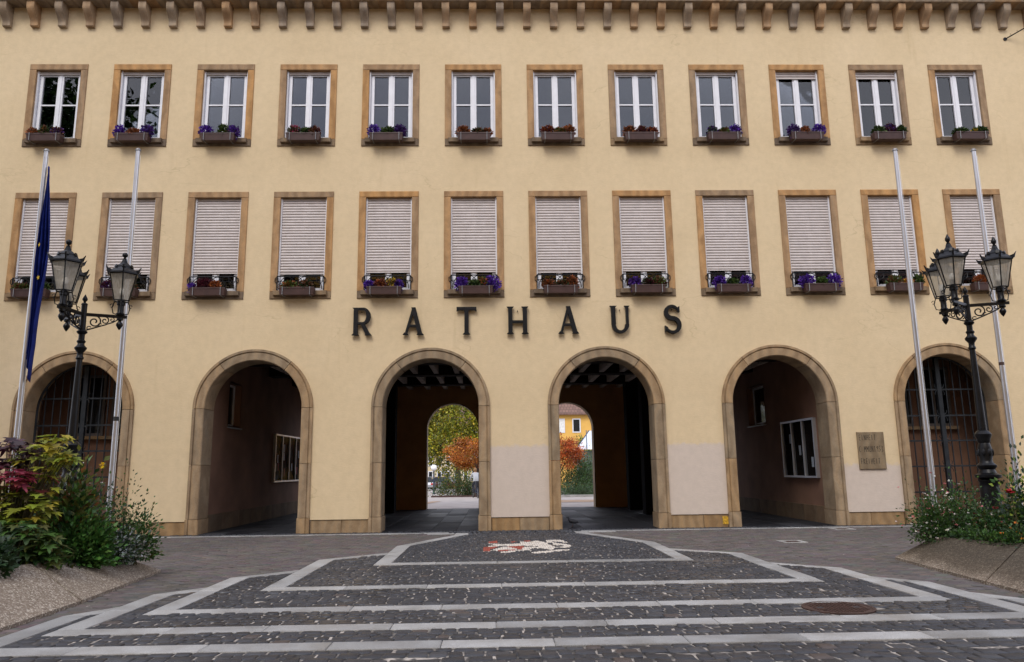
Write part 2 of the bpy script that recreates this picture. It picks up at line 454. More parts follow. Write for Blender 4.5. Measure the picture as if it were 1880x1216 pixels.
# ------------------------------------------------------------------ helpers
class MB:
    def __init__(s): s.v = []; s.f = []
    def add(s, vs, fs):
        o = len(s.v); s.v.extend([tuple(x) for x in vs]); s.f.extend([tuple(i + o for i in f) for f in fs]); return s
    def quad(s, a, b, c, d): return s.add([a, b, c, d], [(0, 1, 2, 3)])
    def box(s, x0, x1, y0, y1, z0, z1):
        return s.add([(x0, y0, z0), (x1, y0, z0), (x1, y1, z0), (x0, y1, z0), (x0, y0, z1), (x1, y0, z1), (x1, y1, z1), (x0, y1, z1)],
                     [(0, 3, 2, 1), (4, 5, 6, 7), (0, 1, 5, 4), (1, 2, 6, 5), (2, 3, 7, 6), (3, 0, 4, 7)])
    def cbox(s, x0, x1, y0, y1, z0, z1, c=0.008):
        """box with chamfered front (-Y) edges"""
        return s.add([(x0, y0 + c, z0), (x1, y0 + c, z0), (x1, y0 + c, z1), (x0, y0 + c, z1),
                      (x0 + c, y0, z0 + c), (x1 - c, y0, z0 + c), (x1 - c, y0, z1 - c), (x0 + c, y0, z1 - c),
                      (x0, y1, z0), (x1, y1, z0), (x1, y1, z1), (x0, y1, z1)],
                     [(4, 5, 6, 7), (0, 1, 5, 4), (1, 2, 6, 5), (2, 3, 7, 6), (3, 0, 4, 7),
                      (0, 8, 9, 1), (1, 9, 10, 2), (2, 10, 11, 3), (3, 11, 8, 0), (8, 11, 10, 9)])
    def prism(s, pts, z0, z1):
        """plan polygon (ccw) extruded in z"""
        n = len(pts)
        vs = [(x, y, z0) for x, y in pts] + [(x, y, z1) for x, y in pts]
        fs = [tuple(range(n - 1, -1, -1)), tuple(range(n, 2 * n))] + [(i, (i + 1) % n, n + (i + 1) % n, n + i) for i in range(n)]
        return s.add(vs, fs)
    def lathe(s, prof, c=(0, 0, 0), n=16, closed=True):
        o = len(s.v); k = len(prof)
        for r, z in prof:
            for i in range(n):
                a = 2 * math.pi * i / n
                s.v.append((c[0] + r * math.cos(a), c[1] + r * math.sin(a), c[2] + z))
        for j in range(k - 1):
            for i in range(n):
                i2 = (i + 1) % n
                s.f.append((o + j * n + i, o + j * n + i2, o + (j + 1) * n + i2, o + (j + 1) * n + i))
        if closed:
            s.f.append(tuple(o + i for i in range(n - 1, -1, -1)))
            s.f.append(tuple(o + (k - 1) * n + i for i in range(n)))
        return s
    def tube(s, pts, r, n=6, closed=False):
        pts = [Vector(p) for p in pts]; k = len(pts); o = len(s.v)
        rs = r if isinstance(r, (list, tuple)) else [r] * k
        ref = None
        for i, p in enumerate(pts):
            if closed: d = pts[(i + 1) % k] - pts[i - 1]
            else: d = pts[min(i + 1, k - 1)] - pts[max(i - 1, 0)]
            d.normalize()
            if ref is None or abs(ref.dot(d)) > 0.95:
                ref = Vector((0, 0, 1)) if abs(d.z) < 0.9 else Vector((1, 0, 0))
            a = d.cross(ref).normalized(); b = a.cross(d).normalized(); ref = b
            for j in range(n):
                t = 2 * math.pi * j / n
                s.v.append(tuple(p + (a * math.cos(t) + b * math.sin(t)) * rs[i]))
        for i in range(k if closed else k - 1):
            i2 = (i + 1) % k
            for j in range(n):
                j2 = (j + 1) % n
                s.f.append((o + i * n + j, o + i2 * n + j, o + i2 * n + j2, o + i * n + j2))
        if not closed:
            s.f.append(tuple(o + j for j in range(n))); s.f.append(tuple(o + (k - 1) * n + j for j in range(n - 1, -1, -1)))
        return s
    def ball(s, c, r, n=12, m=8, sq=(1, 1, 1)):
        prof = [(max(1e-4, r * math.sin(math.pi * i / m)), -r * math.cos(math.pi * i / m)) for i in range(m + 1)]
        t = MB().lathe(prof, (0, 0, 0), n, False)
        return s.add([(c[0] + x * sq[0], c[1] + y * sq[1], c[2] + z * sq[2]) for x, y, z in t.v], t.f)
    def xf(s, mat):
        s.v = [tuple(mat @ Vector(v)) for v in s.v]; return s
    def mesh(s, name, mat, smooth=False):
        me = bpy.data.meshes.new(name)
        me.from_pydata(s.v, [], s.f); me.update()
        if mat is not None: me.materials.append(mat)
        if smooth:
            me.polygons.foreach_set('use_smooth', [True] * len(me.polygons))
            try: me.set_sharp_from_angle(angle=R_(40))
            except Exception: pass
        return me
    def build(s, name, mat, parent=None, loc=None, smooth=False):
        return obj(name, s.mesh(name, mat, smooth), parent, loc)

def obj(name, me, parent=None, loc=None, rot=None):
    o = bpy.data.objects.new(name, me)
    col.objects.link(o)
    if parent is not None: o.parent = parent
    if loc is not None: o.location = loc
    if rot is not None: o.rotation_euler = rot
    return o

def tag(o, label, cat, group=None):
    o['label'] = label; o['category'] = cat
    if group: o['group'] = group
    return o

def thing(name, label, cat, loc=(0, 0, 0), rz=0.0, group=None):
    o = obj(name, None, None, loc, (0, 0, rz))
    o.empty_display_size = 0.2
    return tag(o, label, cat, group)

def struct(o): o['kind'] = 'structure'; return o
def stuff(o): o['kind'] = 'stuff'; return o

def col_mesh(name, V, Fc, C, mat):
    """mesh from numpy: V (n,3), Fc list of faces or (m,k) array, C per-vertex colour (n,3)"""
    me = bpy.data.meshes.new(name)
    V = np.asarray(V, dtype=np.float32)
    if isinstance(Fc, np.ndarray):
        k = Fc.shape[1]; nf = len(Fc)
        me.vertices.add(len(V)); me.vertices.foreach_set('co', V.ravel())
        me.loops.add(nf * k); me.loops.foreach_set('vertex_index', Fc.astype(np.int32).ravel())
        me.polygons.add(nf); me.polygons.foreach_set('loop_start', np.arange(nf, dtype=np.int32) * k)
        me.polygons.foreach_set('loop_total', np.full(nf, k, dtype=np.int32))
    else:
        me.from_pydata([tuple(v) for v in V], [], Fc)
    a = me.color_attributes.new("Col", 'FLOAT_COLOR', 'POINT')
    cc = np.ones((len(V), 4), dtype=np.float32); cc[:, :3] = C
    a.data.foreach_set('color', cc.ravel())
    me.update(calc_edges=True); me.validate()
    me.materials.append(mat)
    return me

# leaf templates: vertices with y along the leaf, z slight fold; triangles
def tmpl_simple():
    v = np.array([[0, 0, 0], [-.3, .45, .08], [0, .5, 0], [.3, .45, .08], [0, 1, -.06]], float)
    f = np.array([[0, 2, 1], [0, 3, 2], [1, 2, 4], [2, 3, 4]])
    return v, f
def tmpl_lobed():
    pts = [(0, 0)]
    for a, r in ((-100, .35), (-82, .62), (-62, .38), (-48, .88), (-25, .48), (-8, .85), (0, 1.1), (8, .85), (25, .48), (48, .88), (62, .38), (82, .62), (100, .35)):
        pts.append((r * math.sin(R_(a)), r * math.cos(R_(a)) + .05))
    v = np.array([(x, y, .12 * abs(x) - .10 * y * y) for x, y in pts], float)
    n = len(v)
    f = np.array([[0, i + 1, i] for i in range(1, n - 1)])
    return v, f
def tmpl_petal():
    v = np.array([[0, 0, 0], [-.4, .6, .1], [.4, .6, .1], [0, 1, .0]], float)
    return v, np.array([[0, 2, 1], [1, 2, 3]])
T_SIMPLE, T_LOBED, T_PETAL = tmpl_simple(), tmpl_lobed(), tmpl_petal()

def rot_to(dirs, roll):
    """rotation matrices (n,3,3) with local y along dirs, local z roughly up"""
    d = dirs / np.linalg.norm(dirs, axis=1, keepdims=True)
    upv = np.tile(np.array([0, 0, 1.0]), (len(d), 1))
    x = np.cross(d, upv); nrm = np.linalg.norm(x, axis=1, keepdims=True)
    x = np.where(nrm < 1e-3, np.array([1.0, 0, 0]), x / np.maximum(nrm, 1e-6))
    z = np.cross(x, d)
    c, s = np.cos(roll)[:, None], np.sin(roll)[:, None]
    x2 = c * x + s * z; z2 = -s * x + c * z
    return np.stack([x2, d, z2], axis=2)

def leaf_mesh(name, tm, P, dirs, size, cols, mat, roll=0.5):
    v, f = tm; n = len(P); k = len(v)
    Rm = rot_to(dirs, rng.normal(0, roll, n))
    V = np.einsum('nij,kj->nki', Rm, v) * size[:, None, None] + P[:, None, :]
    Fc = (f[None] + (np.arange(n) * k)[:, None, None]).reshape(-1, 3)
    C = np.repeat(cols, k, axis=0)
    return col_mesh(name, V.reshape(-1, 3), Fc, C, mat)

def pick_cols(palette, n, var=0.18):
    pal = np.array([p[1] for p in palette]); wts = np.array([p[0] for p in palette], float); wts /= wts.sum()
    c = pal[rng.choice(len(pal), n, p=wts)]
    return np.clip(c * (1 + rng.normal(0, var, (n, 1))) * (1 + rng.normal(0, 0.06, (n, 3))), 0.002, 1)

# ------------------------------------------------------------------ facade numbers
S = 2.2
WT, HT0, HT1 = 1.5125, 9.8675, 12.2034
WM, HM0, HM1 = 1.5410, 5.7537, 8.6054
AS, HS, RO, RI = 4.362, 3.0, 1.465, 1.185
XE = 17.6
XW = [(i - 5.5) * S for i in range(12)]
XA = [(i - 2.5) * AS for i in range(6)]
WALL_T = 0.6
DEPTH = 10.0

# ------------------------------------------------------------------ ground
def rear_z(y): return 0.0 if y < DEPTH + 0.6 else -0.014 * (y - DEPTH - 0.6)
g = MB()
g.quad((-400, -400, -0.06), (400, -400, -0.06), (400, 0.2, -0.06), (-400, 0.2, -0.06))
ground = struct(g.build("square_ground", M['grout']))
g = MB()
y1 = DEPTH + 0.6
g.quad((-400, 0.2, -0.075), (400, 0.2, -0.075), (400, y1, -0.03), (-400, y1, -0.03))
g.quad((-400, y1, -0.03), (400, y1, -0.03), (400, 400, rear_z(400) - 0.03), (-400, 400, rear_z(400) - 0.03))
struct(g.build("rear_ground", M['rearpave']))
g = MB()
ya, yb = 45.0, 53.0
g.quad((-60, 80, rear_z(80) - 0.02), (-6, 80, rear_z(80) - 0.02), (-6, 108, rear_z(108) - 0.02), (-60, 108, rear_z(108) - 0.02))
struct(g.build("parking_street", M['asphalt']))
g = MB()
g.quad((2.0, 17.0, rear_z(17) - .02), (9, 17.0, rear_z(17) - .02), (9, 21, rear_z(21) - .02), (2.0, 21, rear_z(21) - .02))
g.quad((-4.6, 15.2, rear_z(15.2) - .02), (-4.0, 15.2, rear_z(15.2) - .02), (-3.4, 22.0, rear_z(22) - .02), (-3.9, 22.0, rear_z(22) - .02))
struct(g.build("sandy_path", M['rearstrip']))

# band outlines (outer): front y, half width, y where the side ends, chamfer end
BW = 0.25
FW = (0.24, 0.26, 0.27, 0.28, 0.28)
BANDS = [(-6.42, 2.53, -3.45, 1.53, -1.20), (-8.82, 3.56, -5.60, 2.53, -4.68), (-10.32, 4.33, -7.60, 3.56, -6.88),
         (-11.30, 4.80, -9.00, 4.33, -8.48), (-12.06, 5.14, -10.30, 4.80, -9.80)]
def halfw(k, y):
    yf, X, ys, xc, yc = BANDS[k]
    if y < yf: return 0.0
    if y <= ys: return X
    if y <= yc: return X + (xc - X) * (y - ys) / (yc - ys)
    return 1.53 if (k == 0 and y < -0.68) else 0.0
def outer_w(y): return max(halfw(k, y) for k in range(5))

pavement = struct(MB().prism([(-5.3, -16.5), (5.3, -16.5), (5.3, -0.7), (-5.3, -0.7)], -0.058, -0.010).build("cobbled_pavement", M['grout']))

def slab(pts, name="granite_slab", mat='granite', parent=None, z1=0.0, z0=-0.05, c=0.006):
    cx = sum(p[0] for p in pts) / len(pts); cy = sum(p[1] for p in pts) / len(pts)
    def ins(p, a):
        dx, dy = cx - p[0], cy - p[1]; L = math.hypot(dx, dy) or 1
        return (p[0] - cx + dx / L * a, p[1] - cy + dy / L * a)
    n = len(pts)
    lo = [(*ins(p, 0.003), z0) for p in pts]; mi = [(*ins(p, 0.003), z1 - c) for p in pts]; hi = [(*ins(p, 0.003 + c * 1.4), z1) for p in pts]
    mb = MB().add(lo + mi + hi, [tuple(range(2 * n, 3 * n))] + [(i, (i + 1) % n, n + (i + 1) % n, n + i) for i in range(n)]
                  + [(n + i, n + (i + 1) % n, 2 * n + (i + 1) % n, 2 * n + i) for i in range(n)])
    return mb.build(name, M[mat], parent, (cx, cy, 0))

def run(p0, p1, o0, o1, L=1.07, jit=0.12):
    """slabs between edge p0->p1 and parallel edge o0->o1"""
    d = math.dist(p0, p1); n = max(1, round(d / L))
    ts = [0] + [(i + random.uniform(-jit, jit)) / n for i in range(1, n)] + [1]
    for a, b in zip(ts[:-1], ts[1:]):
        q = lambda P, Q, t: (P[0] + (Q[0] - P[0]) * t, P[1] + (Q[1] - P[1]) * t)
        pts = [q(p0, p1, a), q(p0, p1, b), q(o0, o1, b), q(o0, o1, a)]
        area = sum(pts[i][0] * pts[(i + 1) % 4][1] - pts[(i + 1) % 4][0] * pts[i][1] for i in range(4))
        if area < 0: pts.reverse()
        slab(pts, parent=pavement, z1=0.002 + random.uniform(-0.002, 0.002))
for k, (yf, X, ys, xc, yc) in enumerate(BANDS):
    fw = FW[k]
    run((-X, yf), (X, yf), (-X, yf + fw), (X, yf + fw))
    for s in (-1, 1):
        run((s * X, yf + fw), (s * X, ys), (s * (X - BW), yf + fw), (s * (X - BW), ys + 0.02))
        t = 0.0 if k == 0 else 0.30
        run((s * X, ys), (s * xc, yc), (s * (X - BW), ys + 0.02), (s * (xc - BW * (1 if k == 0 else 0.0)), yc + (0.05 if k == 0 else -0.32)), L=1.4)
        if k == 0:
            run((s * xc, yc), (s * xc, -0.68), (s * (xc - .3), yc + .05), (s * (xc - .3), -0.68), L=0.6)
            run((s * (xc + .02), -0.93), (s * (xc + .65), -0.93), (s * (xc + .02), -0.68), (s * (xc + .65), -0.68), L=.65)
# granite line along the wall foot
x = -16.0
while x < 16.0:
    L = random.uniform(0.95, 1.25)
    if not (-1.53 < x + L / 2 < 1.53):
        slab([(x, -0.66), (x + L, -0.66), (x + L, -0.44), (x, -0.44)], parent=pavement, z1=0.002)
    x += L

MANHOLE = (2.92, -10.6, 0.36)
POLYS = []   # crest, filled below
class Stones:
    def __init__(s): s.items = []
    def add(s, pts, z, col_, inset=0.012, h=0.03):
        s.items.append((pts, z, col_, inset, h))
    @staticmethod
    def geo(it, org=(0, 0)):
        pts, z, c, ins, h = it
        cx = sum(p[0] for p in pts) / len(pts); cy = sum(p[1] for p in pts) / len(pts); n = len(pts)
        V = []
        for (zz, a) in ((z - h, 0.0), (z - 0.007, 0.0), (z, ins)):
            for px, py in pts:
                dx, dy = cx - px, cy - py; L = math.hypot(dx, dy) + 1e-9
                V.append((px + dx / L * a - org[0], py + dy / L * a - org[1], zz))
        V.append((cx - org[0], cy - org[1], z + 0.003))
        F = []
        for i in range(n):
            j = (i + 1) % n
            F += [(i, j, n + j), (i, n + j, n + i), (n + i, n + j, 2 * n + j), (n + i, 2 * n + j, 2 * n + i), (2 * n + i, 2 * n + j, 3 * n)]
        return V, F, (cx, cy)
    def joined(s, name, items, mat, parent):
        V, F, C = [], [], []
        for it in items:
            v, f, _ = s.geo(it); o = len(V)
            V += v; F += [(a + o, b + o, c + o) for a, b, c in f]; C += [it[2]] * len(v)
        return stuff(obj(name, col_mesh(name, np.array(V), np.array(F), np.array(C), mat), parent))
    def single(s, name, it, mat, parent):
        _, _, c = s.geo(it); v, f, _ = s.geo(it, c)
        return obj(name, col_mesh(name, np.array(v), np.array(f), np.array([it[2]] * len(v)), mat), parent, (c[0], c[1], 0))

def basalt():
    a = random.random()
    if a < 0.015: return (0.075, 0.058, 0.052)
    k = random.uniform(0.75, 1.3)
    b = (0.030, 0.0315, 0.038) if a < 0.8 else (0.044, 0.046, 0.053)
    return tuple(v * k for v in b)

cob = Stones()
def fill_row(xa, xb, y0, y1, wmean, wave=None):
    x = xa
    d = y1 - y0
    while x < xb - 0.02:
        wd = wmean * random.uniform(0.72, 1.32)
        if xb - (x + wd) < wmean * 0.45: wd = xb - x
        gp = 0.0105; gy = 0.005
        j = lambda: random.uniform(-0.011, 0.011)
        wv = (lambda xx: 0.0) if wave is None else wave
        xm = x + wd / 2; ym = (y0 + y1) / 2
        if math.hypot(xm - MANHOLE[0], ym - MANHOLE[1]) > MANHOLE[2] + 0.05:
            jy = lambda: random.uniform(-0.006, 0.006)
            pts = [(x + gp + j(), y0 + gy + jy() + wv(x)), (xm + j(), y0 + gy * .5 + jy() + wv(xm)), (x + wd - gp + j(), y0 + gy + jy() + wv(x + wd)),
                   (x + wd - gp + j(), y1 - gy + jy() + wv(x + wd)), (xm + j(), y1 - gy * .5 + jy() + wv(xm)), (x + gp + j(), y1 - gy + jy() + wv(x))]
            cob.add(pts, random.gauss(0.0, 0.0035), basalt(), random.uniform(0.012, 0.022))
        x += wd
for k in range(5):
    yf = BANDS[k][0] + FW[k]
    ytop = BANDS[k][4] - 0.02 if k else -0.70
    n = None
    y = yf
    rowh = 0.125 if k else 0.085
    while y < ytop - 0.02:
        h = rowh * random.uniform(0.9, 1.1)
        ym = y + h / 2
        wo = halfw(k, ym) - BW
        if k and ym > BANDS[k][2]: wo = halfw(k, ym) - BW * 0.95
        if k == 0 and ym > BANDS[0][4]: wo = 1.53 - 0.3
        wi = halfw(k - 1, ym) if k else 0.0
        if k and ym < BANDS[k - 1][0]: wi = 0.0
        if k and ym > BANDS[k - 1][2]: wi = BANDS[k - 1][1]
        wm = 0.150 if k else 0.10
        if wo > wi + 0.05:
            if wi == 0: fill_row(-wo, wo, y, y + h, wm)
            else:
                fill_row(-wo, -wi, y, y + h, wm); fill_row(wi, wo, y, y + h, wm)
        y += h
# segmental arcs of setts in front of the last band
y = -16.3
while y < -12.1:
    h = 0.165
    arc = lambda xx: 0.16 * abs(math.sin((xx + 1.3) * math.pi / 2.3)) - 0.16
    if y + h > -12.26:
        fill_row(-5.2, 5.2, y, min(y + h, -12.07), 0.17)
    else:
        fill_row(-5.2, 5.2, y + 0.06, y + h + 0.06, 0.17, arc)
    y += h
# the strip of small setts against the wall
y = -0.43
while y < -0.03:
    x = -16.0
    fill_row(-16, 16, y, y + 0.1, 0.11); y += 0.1
# crest polygons in plan (x, y in metres), read off the photograph's ground plane
def in_poly(px, py, P):
    c = False; j = len(P) - 1
    for i in range(len(P)):
        if (P[i][1] > py) != (P[j][1] > py) and px < (P[j][0] - P[i][0]) * (py - P[i][1]) / (P[j][1] - P[i][1]) + P[i][0]: c = not c
        j = i
    return c
CREST = [
    ('r', [(-0.83, -3.96), (-0.75, -3.92), (-0.58, -3.87), (-0.66, -4.15), (-0.71, -4.54), (-0.81, -4.67), (-0.84, -4.32)]),
    ('r', [(-0.41, -3.92), (-0.09, -3.80), (-0.10, -4.33), (-0.20, -4.42)]),
    ('w', [(-0.73, -4.64), (-0.58, -4.21), (-0.46, -3.91), (-0.32, -4.09), (-0.19, -4.42), (-0.27, -4.51), (-0.56, -4.57)]),
    ('r', [(-0.59, -4.51), (-0.22, -4.45), (-0.27, -4.56), (-0.59, -4.66)]),
    ('w', [(-0.80, -3.24), (-0.52, -3.40), (-0.31, -3.43), (-0.06, -3.30), (-0.08, -3.69), (-0.36, -3.82), (-0.53, -3.68), (-0.75, -3.92), (-0.75, -3.76), (-0.56, -3.56)]),
    ('r', [(-0.76, -2.88), (-0.57, -2.66), (-0.57, -3.16), (-0.75, -3.16)]),
    ('r', [(-0.30, -2.96), (-0.20, -2.85), (-0.18, -3.04), (-0.29, -3.12)]),
    ('r', [(-0.03, -2.75), (0.12, -2.78), (-0.02, -3.00)]),
    ('w', [(-0.11, -2.99), (0.12, -3.06), (0.19, -2.79), (0.33, -3.00), (0.41, -3.31), (0.45, -3.83), (0.52, -4.17), (0.39, -4.56), (0.28, -4.29), (0.18, -4.01), (-0.03, -3.76), (-0.08, -3.70)]),
    ('d', [(-0.08, -3.77), (0.17, -3.85), (0.20, -4.01), (-0.08, -3.99)]),
    ('w', [(-0.09, -4.02), (0.16, -4.06), (0.28, -4.24), (0.04, -4.25), (0.02, -4.70), (-0.11, -4.63), (-0.27, -4.71), (-0.38, -4.93), (-0.56, -4.86), (-0.38, -4.69), (-0.12, -4.48)]),
    ('w', [(0.01, -4.99), (0.16, -4.82), (0.35, -4.75), (0.55, -4.58), (0.74, -4.56), (0.63, -4.74), (0.42, -4.86), (0.17, -5.15)]),
    ('w', [(0.40, -2.76), (0.62, -2.67), (0.75, -2.75), (0.82, -3.32), (0.76, -3.25), (0.65, -2.99), (0.49, -3.15), (0.62, -3.41), (0.77, -3.60), (0.82, -3.84), (0.76, -4.20), (0.52, -4.17), (0.71, -3.98), (0.54, -3.68), (0.46, -3.32)]),
]
WHITE_S, RED_S = (0.55, 0.50, 0.44), (0.27, 0.055, 0.035)
def crest_col(x, y):
    c = None
    for cname, P in CREST:
        if in_poly(x, y, P): c = WHITE_S if cname == 'w' else (RED_S if cname == 'r' else None)
    return c
crest = thing("mosaic_crest", "white and red mosaic coat of arms laid in the dark setts before the central pier", "mosaic", (0, 0, 0))
crest_w, crest_r = Stones(), Stones()
keep = []
for it in cob.items:
    cx = sum(p[0] for p in it[0]) / len(it[0]); cy = sum(p[1] for p in it[0]) / len(it[0])
    if crest_col(cx, cy) is None or not (-1.2 < cx < 1.2 and -5.4 < cy < -2.2): keep.append(it)
cob.items = keep
yy = -5.4
while yy < -2.2:
    xx = -1.2
    while xx < 1.2:
        c = crest_col(xx + .02, yy + .025)
        if c:
            k = random.uniform(0.8, 1.15); j = lambda: random.uniform(-.004, .004)
            pts = [(xx + j(), yy + j()), (xx + .042 + j(), yy + j()), (xx + .042 + j(), yy + .052 + j()), (xx + j(), yy + .052 + j())]
            (crest_w if c == WHITE_S else crest_r).add(pts, 0.004 + random.uniform(-.001, .001), tuple(v * k for v in c), 0.005)
        xx += 0.045
    yy += 0.055
crest_w.joined("white_tesserae", crest_w.items, M['mosaic'], crest)
crest_r.joined("red_tesserae", crest_r.items, M['mosaic'], crest)

# nearest 300 setts inside the frame become single objects
def on_screen(p):
    d = Vector(p) - m.translation
    zf = d.dot(fwd)
    if zf < 0.2: return None
    return 940 + 1378.3 * d.dot(right) / zf, 608 - 1378.3 * d.dot(up) / zf, zf
scored = []
for i, it in enumerate(cob.items):
    cx = sum(p[0] for p in it[0]) / len(it[0]); cy = sum(p[1] for p in it[0]) / len(it[0])
    q = on_screen((cx, cy, 0))
    if q and -5 < q[0] < 1885 and q[1] < 1222:
        scored.append((q[2], i))
scored.sort()
near = set(i for _, i in scored[:300])
for i in near: cob.single("cobblestone", cob.items[i], M['cobble'], pavement)
cob.joined("cobblestones", [it for i, it in enumerate(cob.items) if i not in near], M['cobble'], pavement)

# clay pavers over the rest of the square
square = struct(MB().prism([(-15, -15), (15, -15), (15, -0.66), (-15, -0.66)], -0.0595, -0.045).build("brick_paved_square", M['grout']))
pav = []
PW, PH = 0.205, 0.105
nr = int((15 - 0.68) / PH)
for r in range(nr):
    y0 = -0.68 - (r + 1) * PH; ym = y0 + PH / 2
    wo = outer_w(ym) + 0.012
    if ym < -12.06: wo = 5.3
    if r % 2: off = PW / 2
    else: off = 0
    for s in range(-70, 71):
        xa = s * PW + off; xb = xa + PW
        if xb > -wo and xa < wo:
            if xa < -wo - 0.03: xb = -wo
            elif xb > wo + 0.03: xa = wo
            else: continue
        if xa > 14.5 or xb < -14.5: continue
        pav.append((xa, xb, y0, y0 + PH))
P = np.array(pav); n = len(P)
dz = rng.normal(0, 0.0022, n); tilt = rng.normal(0, 0.002, (n, 2)); gp = 0.004; ch = 0.008
def corner(ix, iy, ins, z):
    x_ = P[:, ix] + (gp + ins if ix == 0 else -gp - ins); y_ = P[:, 2 + iy] + (gp + ins if iy == 0 else -gp - ins)
    sx = -1 if ix == 0 else 1; sy = -1 if iy == 0 else 1
    return np.stack([x_, y_, z + dz + sx * tilt[:, 0] + sy * tilt[:, 1]], 1)
V = np.stack([corner(0, 0, 0, -.01), corner(1, 0, 0, -.01), corner(1, 1, 0, -.01), corner(0, 1, 0, -.01),
              corner(0, 0, ch, -.002), corner(1, 0, ch, -.002), corner(1, 1, ch, -.002), corner(0, 1, ch, -.002)], 1)
fq = np.array([[4, 5, 6, 7], [0, 1, 5, 4], [1, 2, 6, 5], [2, 3, 7, 6], [3, 0, 4, 7]])
Fq = (fq[None] + (np.arange(n) * 8)[:, None, None]).reshape(-1, 4)
pc = pick_cols([(5, (0.100, 0.085, 0.078)), (3, (0.094, 0.081, 0.075)), (2, (0.106, 0.088, 0.079)), (1, (0.090, 0.080, 0.076))], n, 0.12)
stuff(obj("clay_pavers", col_mesh("clay_pavers", V.reshape(-1, 3), Fq, np.repeat(pc, 8, 0), M['paver']), square))

# cast iron covers
mh = thing("manhole_cover", "round rusty cast iron manhole cover set in the dark setts", "manhole cover", (MANHOLE[0], MANHOLE[1], 0))
MB().lathe([(0.36, -0.04), (0.36, 0.004), (0.325, 0.004), (0.325, -0.004)], n=40, closed=False).build("rim", M['rust'], mh)
mb = MB().lathe([(0.322, -0.03), (0.322, 0.001), (0.001, 0.001)], n=40, closed=False)
for i in range(-7, 8):
    for j in range(-7, 8):
        if math.hypot(i, j) * 0.042 < 0.29 and not (abs(i) in (4, 5) and abs(j) <= 1):
            mb.box(i * .042 - .013, i * .042 + .013, j * .042 - .013, j * .042 + .013, 0.001, 0.007)
mb.build("lid", M['rust'], mh)
for s in (-1, 1): MB().lathe([(0.035, 0.0025), (0.001, 0.003)], (s * 0.19, 0, 0), 12, False).build("lifting_hole", M['rubber'], mh)
for (x, y, lab) in ((5.12, -3.8, "small square water cover with pale frame amid the brown pavers"), (7.35, -1.05, "small dark cover with pale surround close to the plaque pier")):
    t = thing("utility_cover", lab, "drain cover", (x, y, 0))
    mb = MB()
    for a in ((-.23, .23, -.23, -.14), (-.23, .23, .14, .23), (-.23, -.14, -.138, .138), (.14, .23, -.138, .138)): mb.box(*a, -0.04, 0.006)
    mb.build("frame", M['granite'], t)
    MB().box(-.138, .138, -.138, .138, -0.04, 0.004).build("lid", M['rust'], t)

# passage floor
pfloor = struct(MB().prism([(-7.75, 0.0), (7.75, 0.0), (7.75, DEPTH + 0.6), (-7.75, DEPTH + 0.6)], -0.06, -0.02).build("passage_floor", M['rubber']))
SX = 0.62
x = -7.75 + 0.0
row = 0
while x < 7.7:
    y = 0.02 + (0.0 if row % 2 else -0.5)
    while y < DEPTH + 0.55:
        a, b = max(y, 0.02), min(y + 1.02, DEPTH + 0.6)
        if b - a > 0.1:
            slab([(x, a), (min(x + SX, 7.75), a), (min(x + SX, 7.75), b), (x, b)], "floor_slab", 'floorslab', pfloor, z1=random.uniform(-0.002, 0.002), z0=-0.03)
        y += 1.02
    x += SX; row += 1
for xa in (XA[0], XA[5]):
    struct(MB().box(xa - 1.5, xa + 1.5, 0.02, 1.7, -0.05, 0.0).build("porch_floor", M['floorslab']))

# ------------------------------------------------------------------ town hall
hall = thing("town_hall", "long cream plastered town hall with sandstone arcade and two rows of windows", "building", (0, 0, 0))
def facade(Y, flip, with_windows=True, ztop=14.15):
    mb = MB()
    def q(x0, x1, z0, z1):
        if x1 - x0 < 1e-4 or z1 - z0 < 1e-4: return
        a = [(x0, Y, z0), (x1, Y, z0), (x1, Y, z1), (x0, Y, z1)]
        if flip: a.reverse()
        mb.quad(*a)
    ZA = 4.75; Z0 = 0.0 if flip else 0.305
    q(-XE, XA[0] - AS / 2, Z0, ZA); q(XA[5] + AS / 2, XE, Z0, ZA)
    R = RO - 0.03
    for xa in XA:
        q(xa - AS / 2, xa - R, Z0, HS); q(xa + R, xa + AS / 2, Z0, HS)
        q(xa - AS / 2, xa - R, HS, ZA); q(xa + R, xa + AS / 2, HS, ZA)
        N = 40
        for i in range(N):
            a0, a1 = math.pi * i / N, math.pi * (i + 1) / N
            x0, z0 = xa + R * math.cos(a1), HS + R * math.sin(a1)
            x1, z1 = xa + R * math.cos(a0), HS + R * math.sin(a0)
            p = [(x0, Y, z0), (x1, Y, z1), (x1, Y, ZA), (x0, Y, ZA)]
            if flip: p.reverse()
            mb.quad(*p)
    if not flip:                                     # lower edge of the plaster coat, pier by pier
        ee = [-XE] + [v for xa in XA for v in (xa - RO, xa + RO)] + [XE]
        for i in range(0, len(ee), 2): mb.quad((ee[i], Y, .305), (ee[i], .1, .305), (ee[i + 1], .1, .305), (ee[i + 1], Y, .305))
    if with_windows:
        q(-XE, XE, ZA, HM0)
        for (W, z0, z1) in ((WM, HM0, HM1), (WT, HT0, HT1)):
            e = 0.02
            xs = [-XE] + [v for xw in XW for v in (xw - W / 2 + e, xw + W / 2 - e)] + [XE]
            for i in range(0, len(xs), 2): q(xs[i], xs[i + 1], z0, z1)
        q(-XE, XE, HM1, HT0); q(-XE, XE, HT1, ztop)
    return mb
facade(0.0, False).build("wall", M['plaster'], hall)
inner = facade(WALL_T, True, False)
inner.build("inner_wall", M['inwall'], hall)
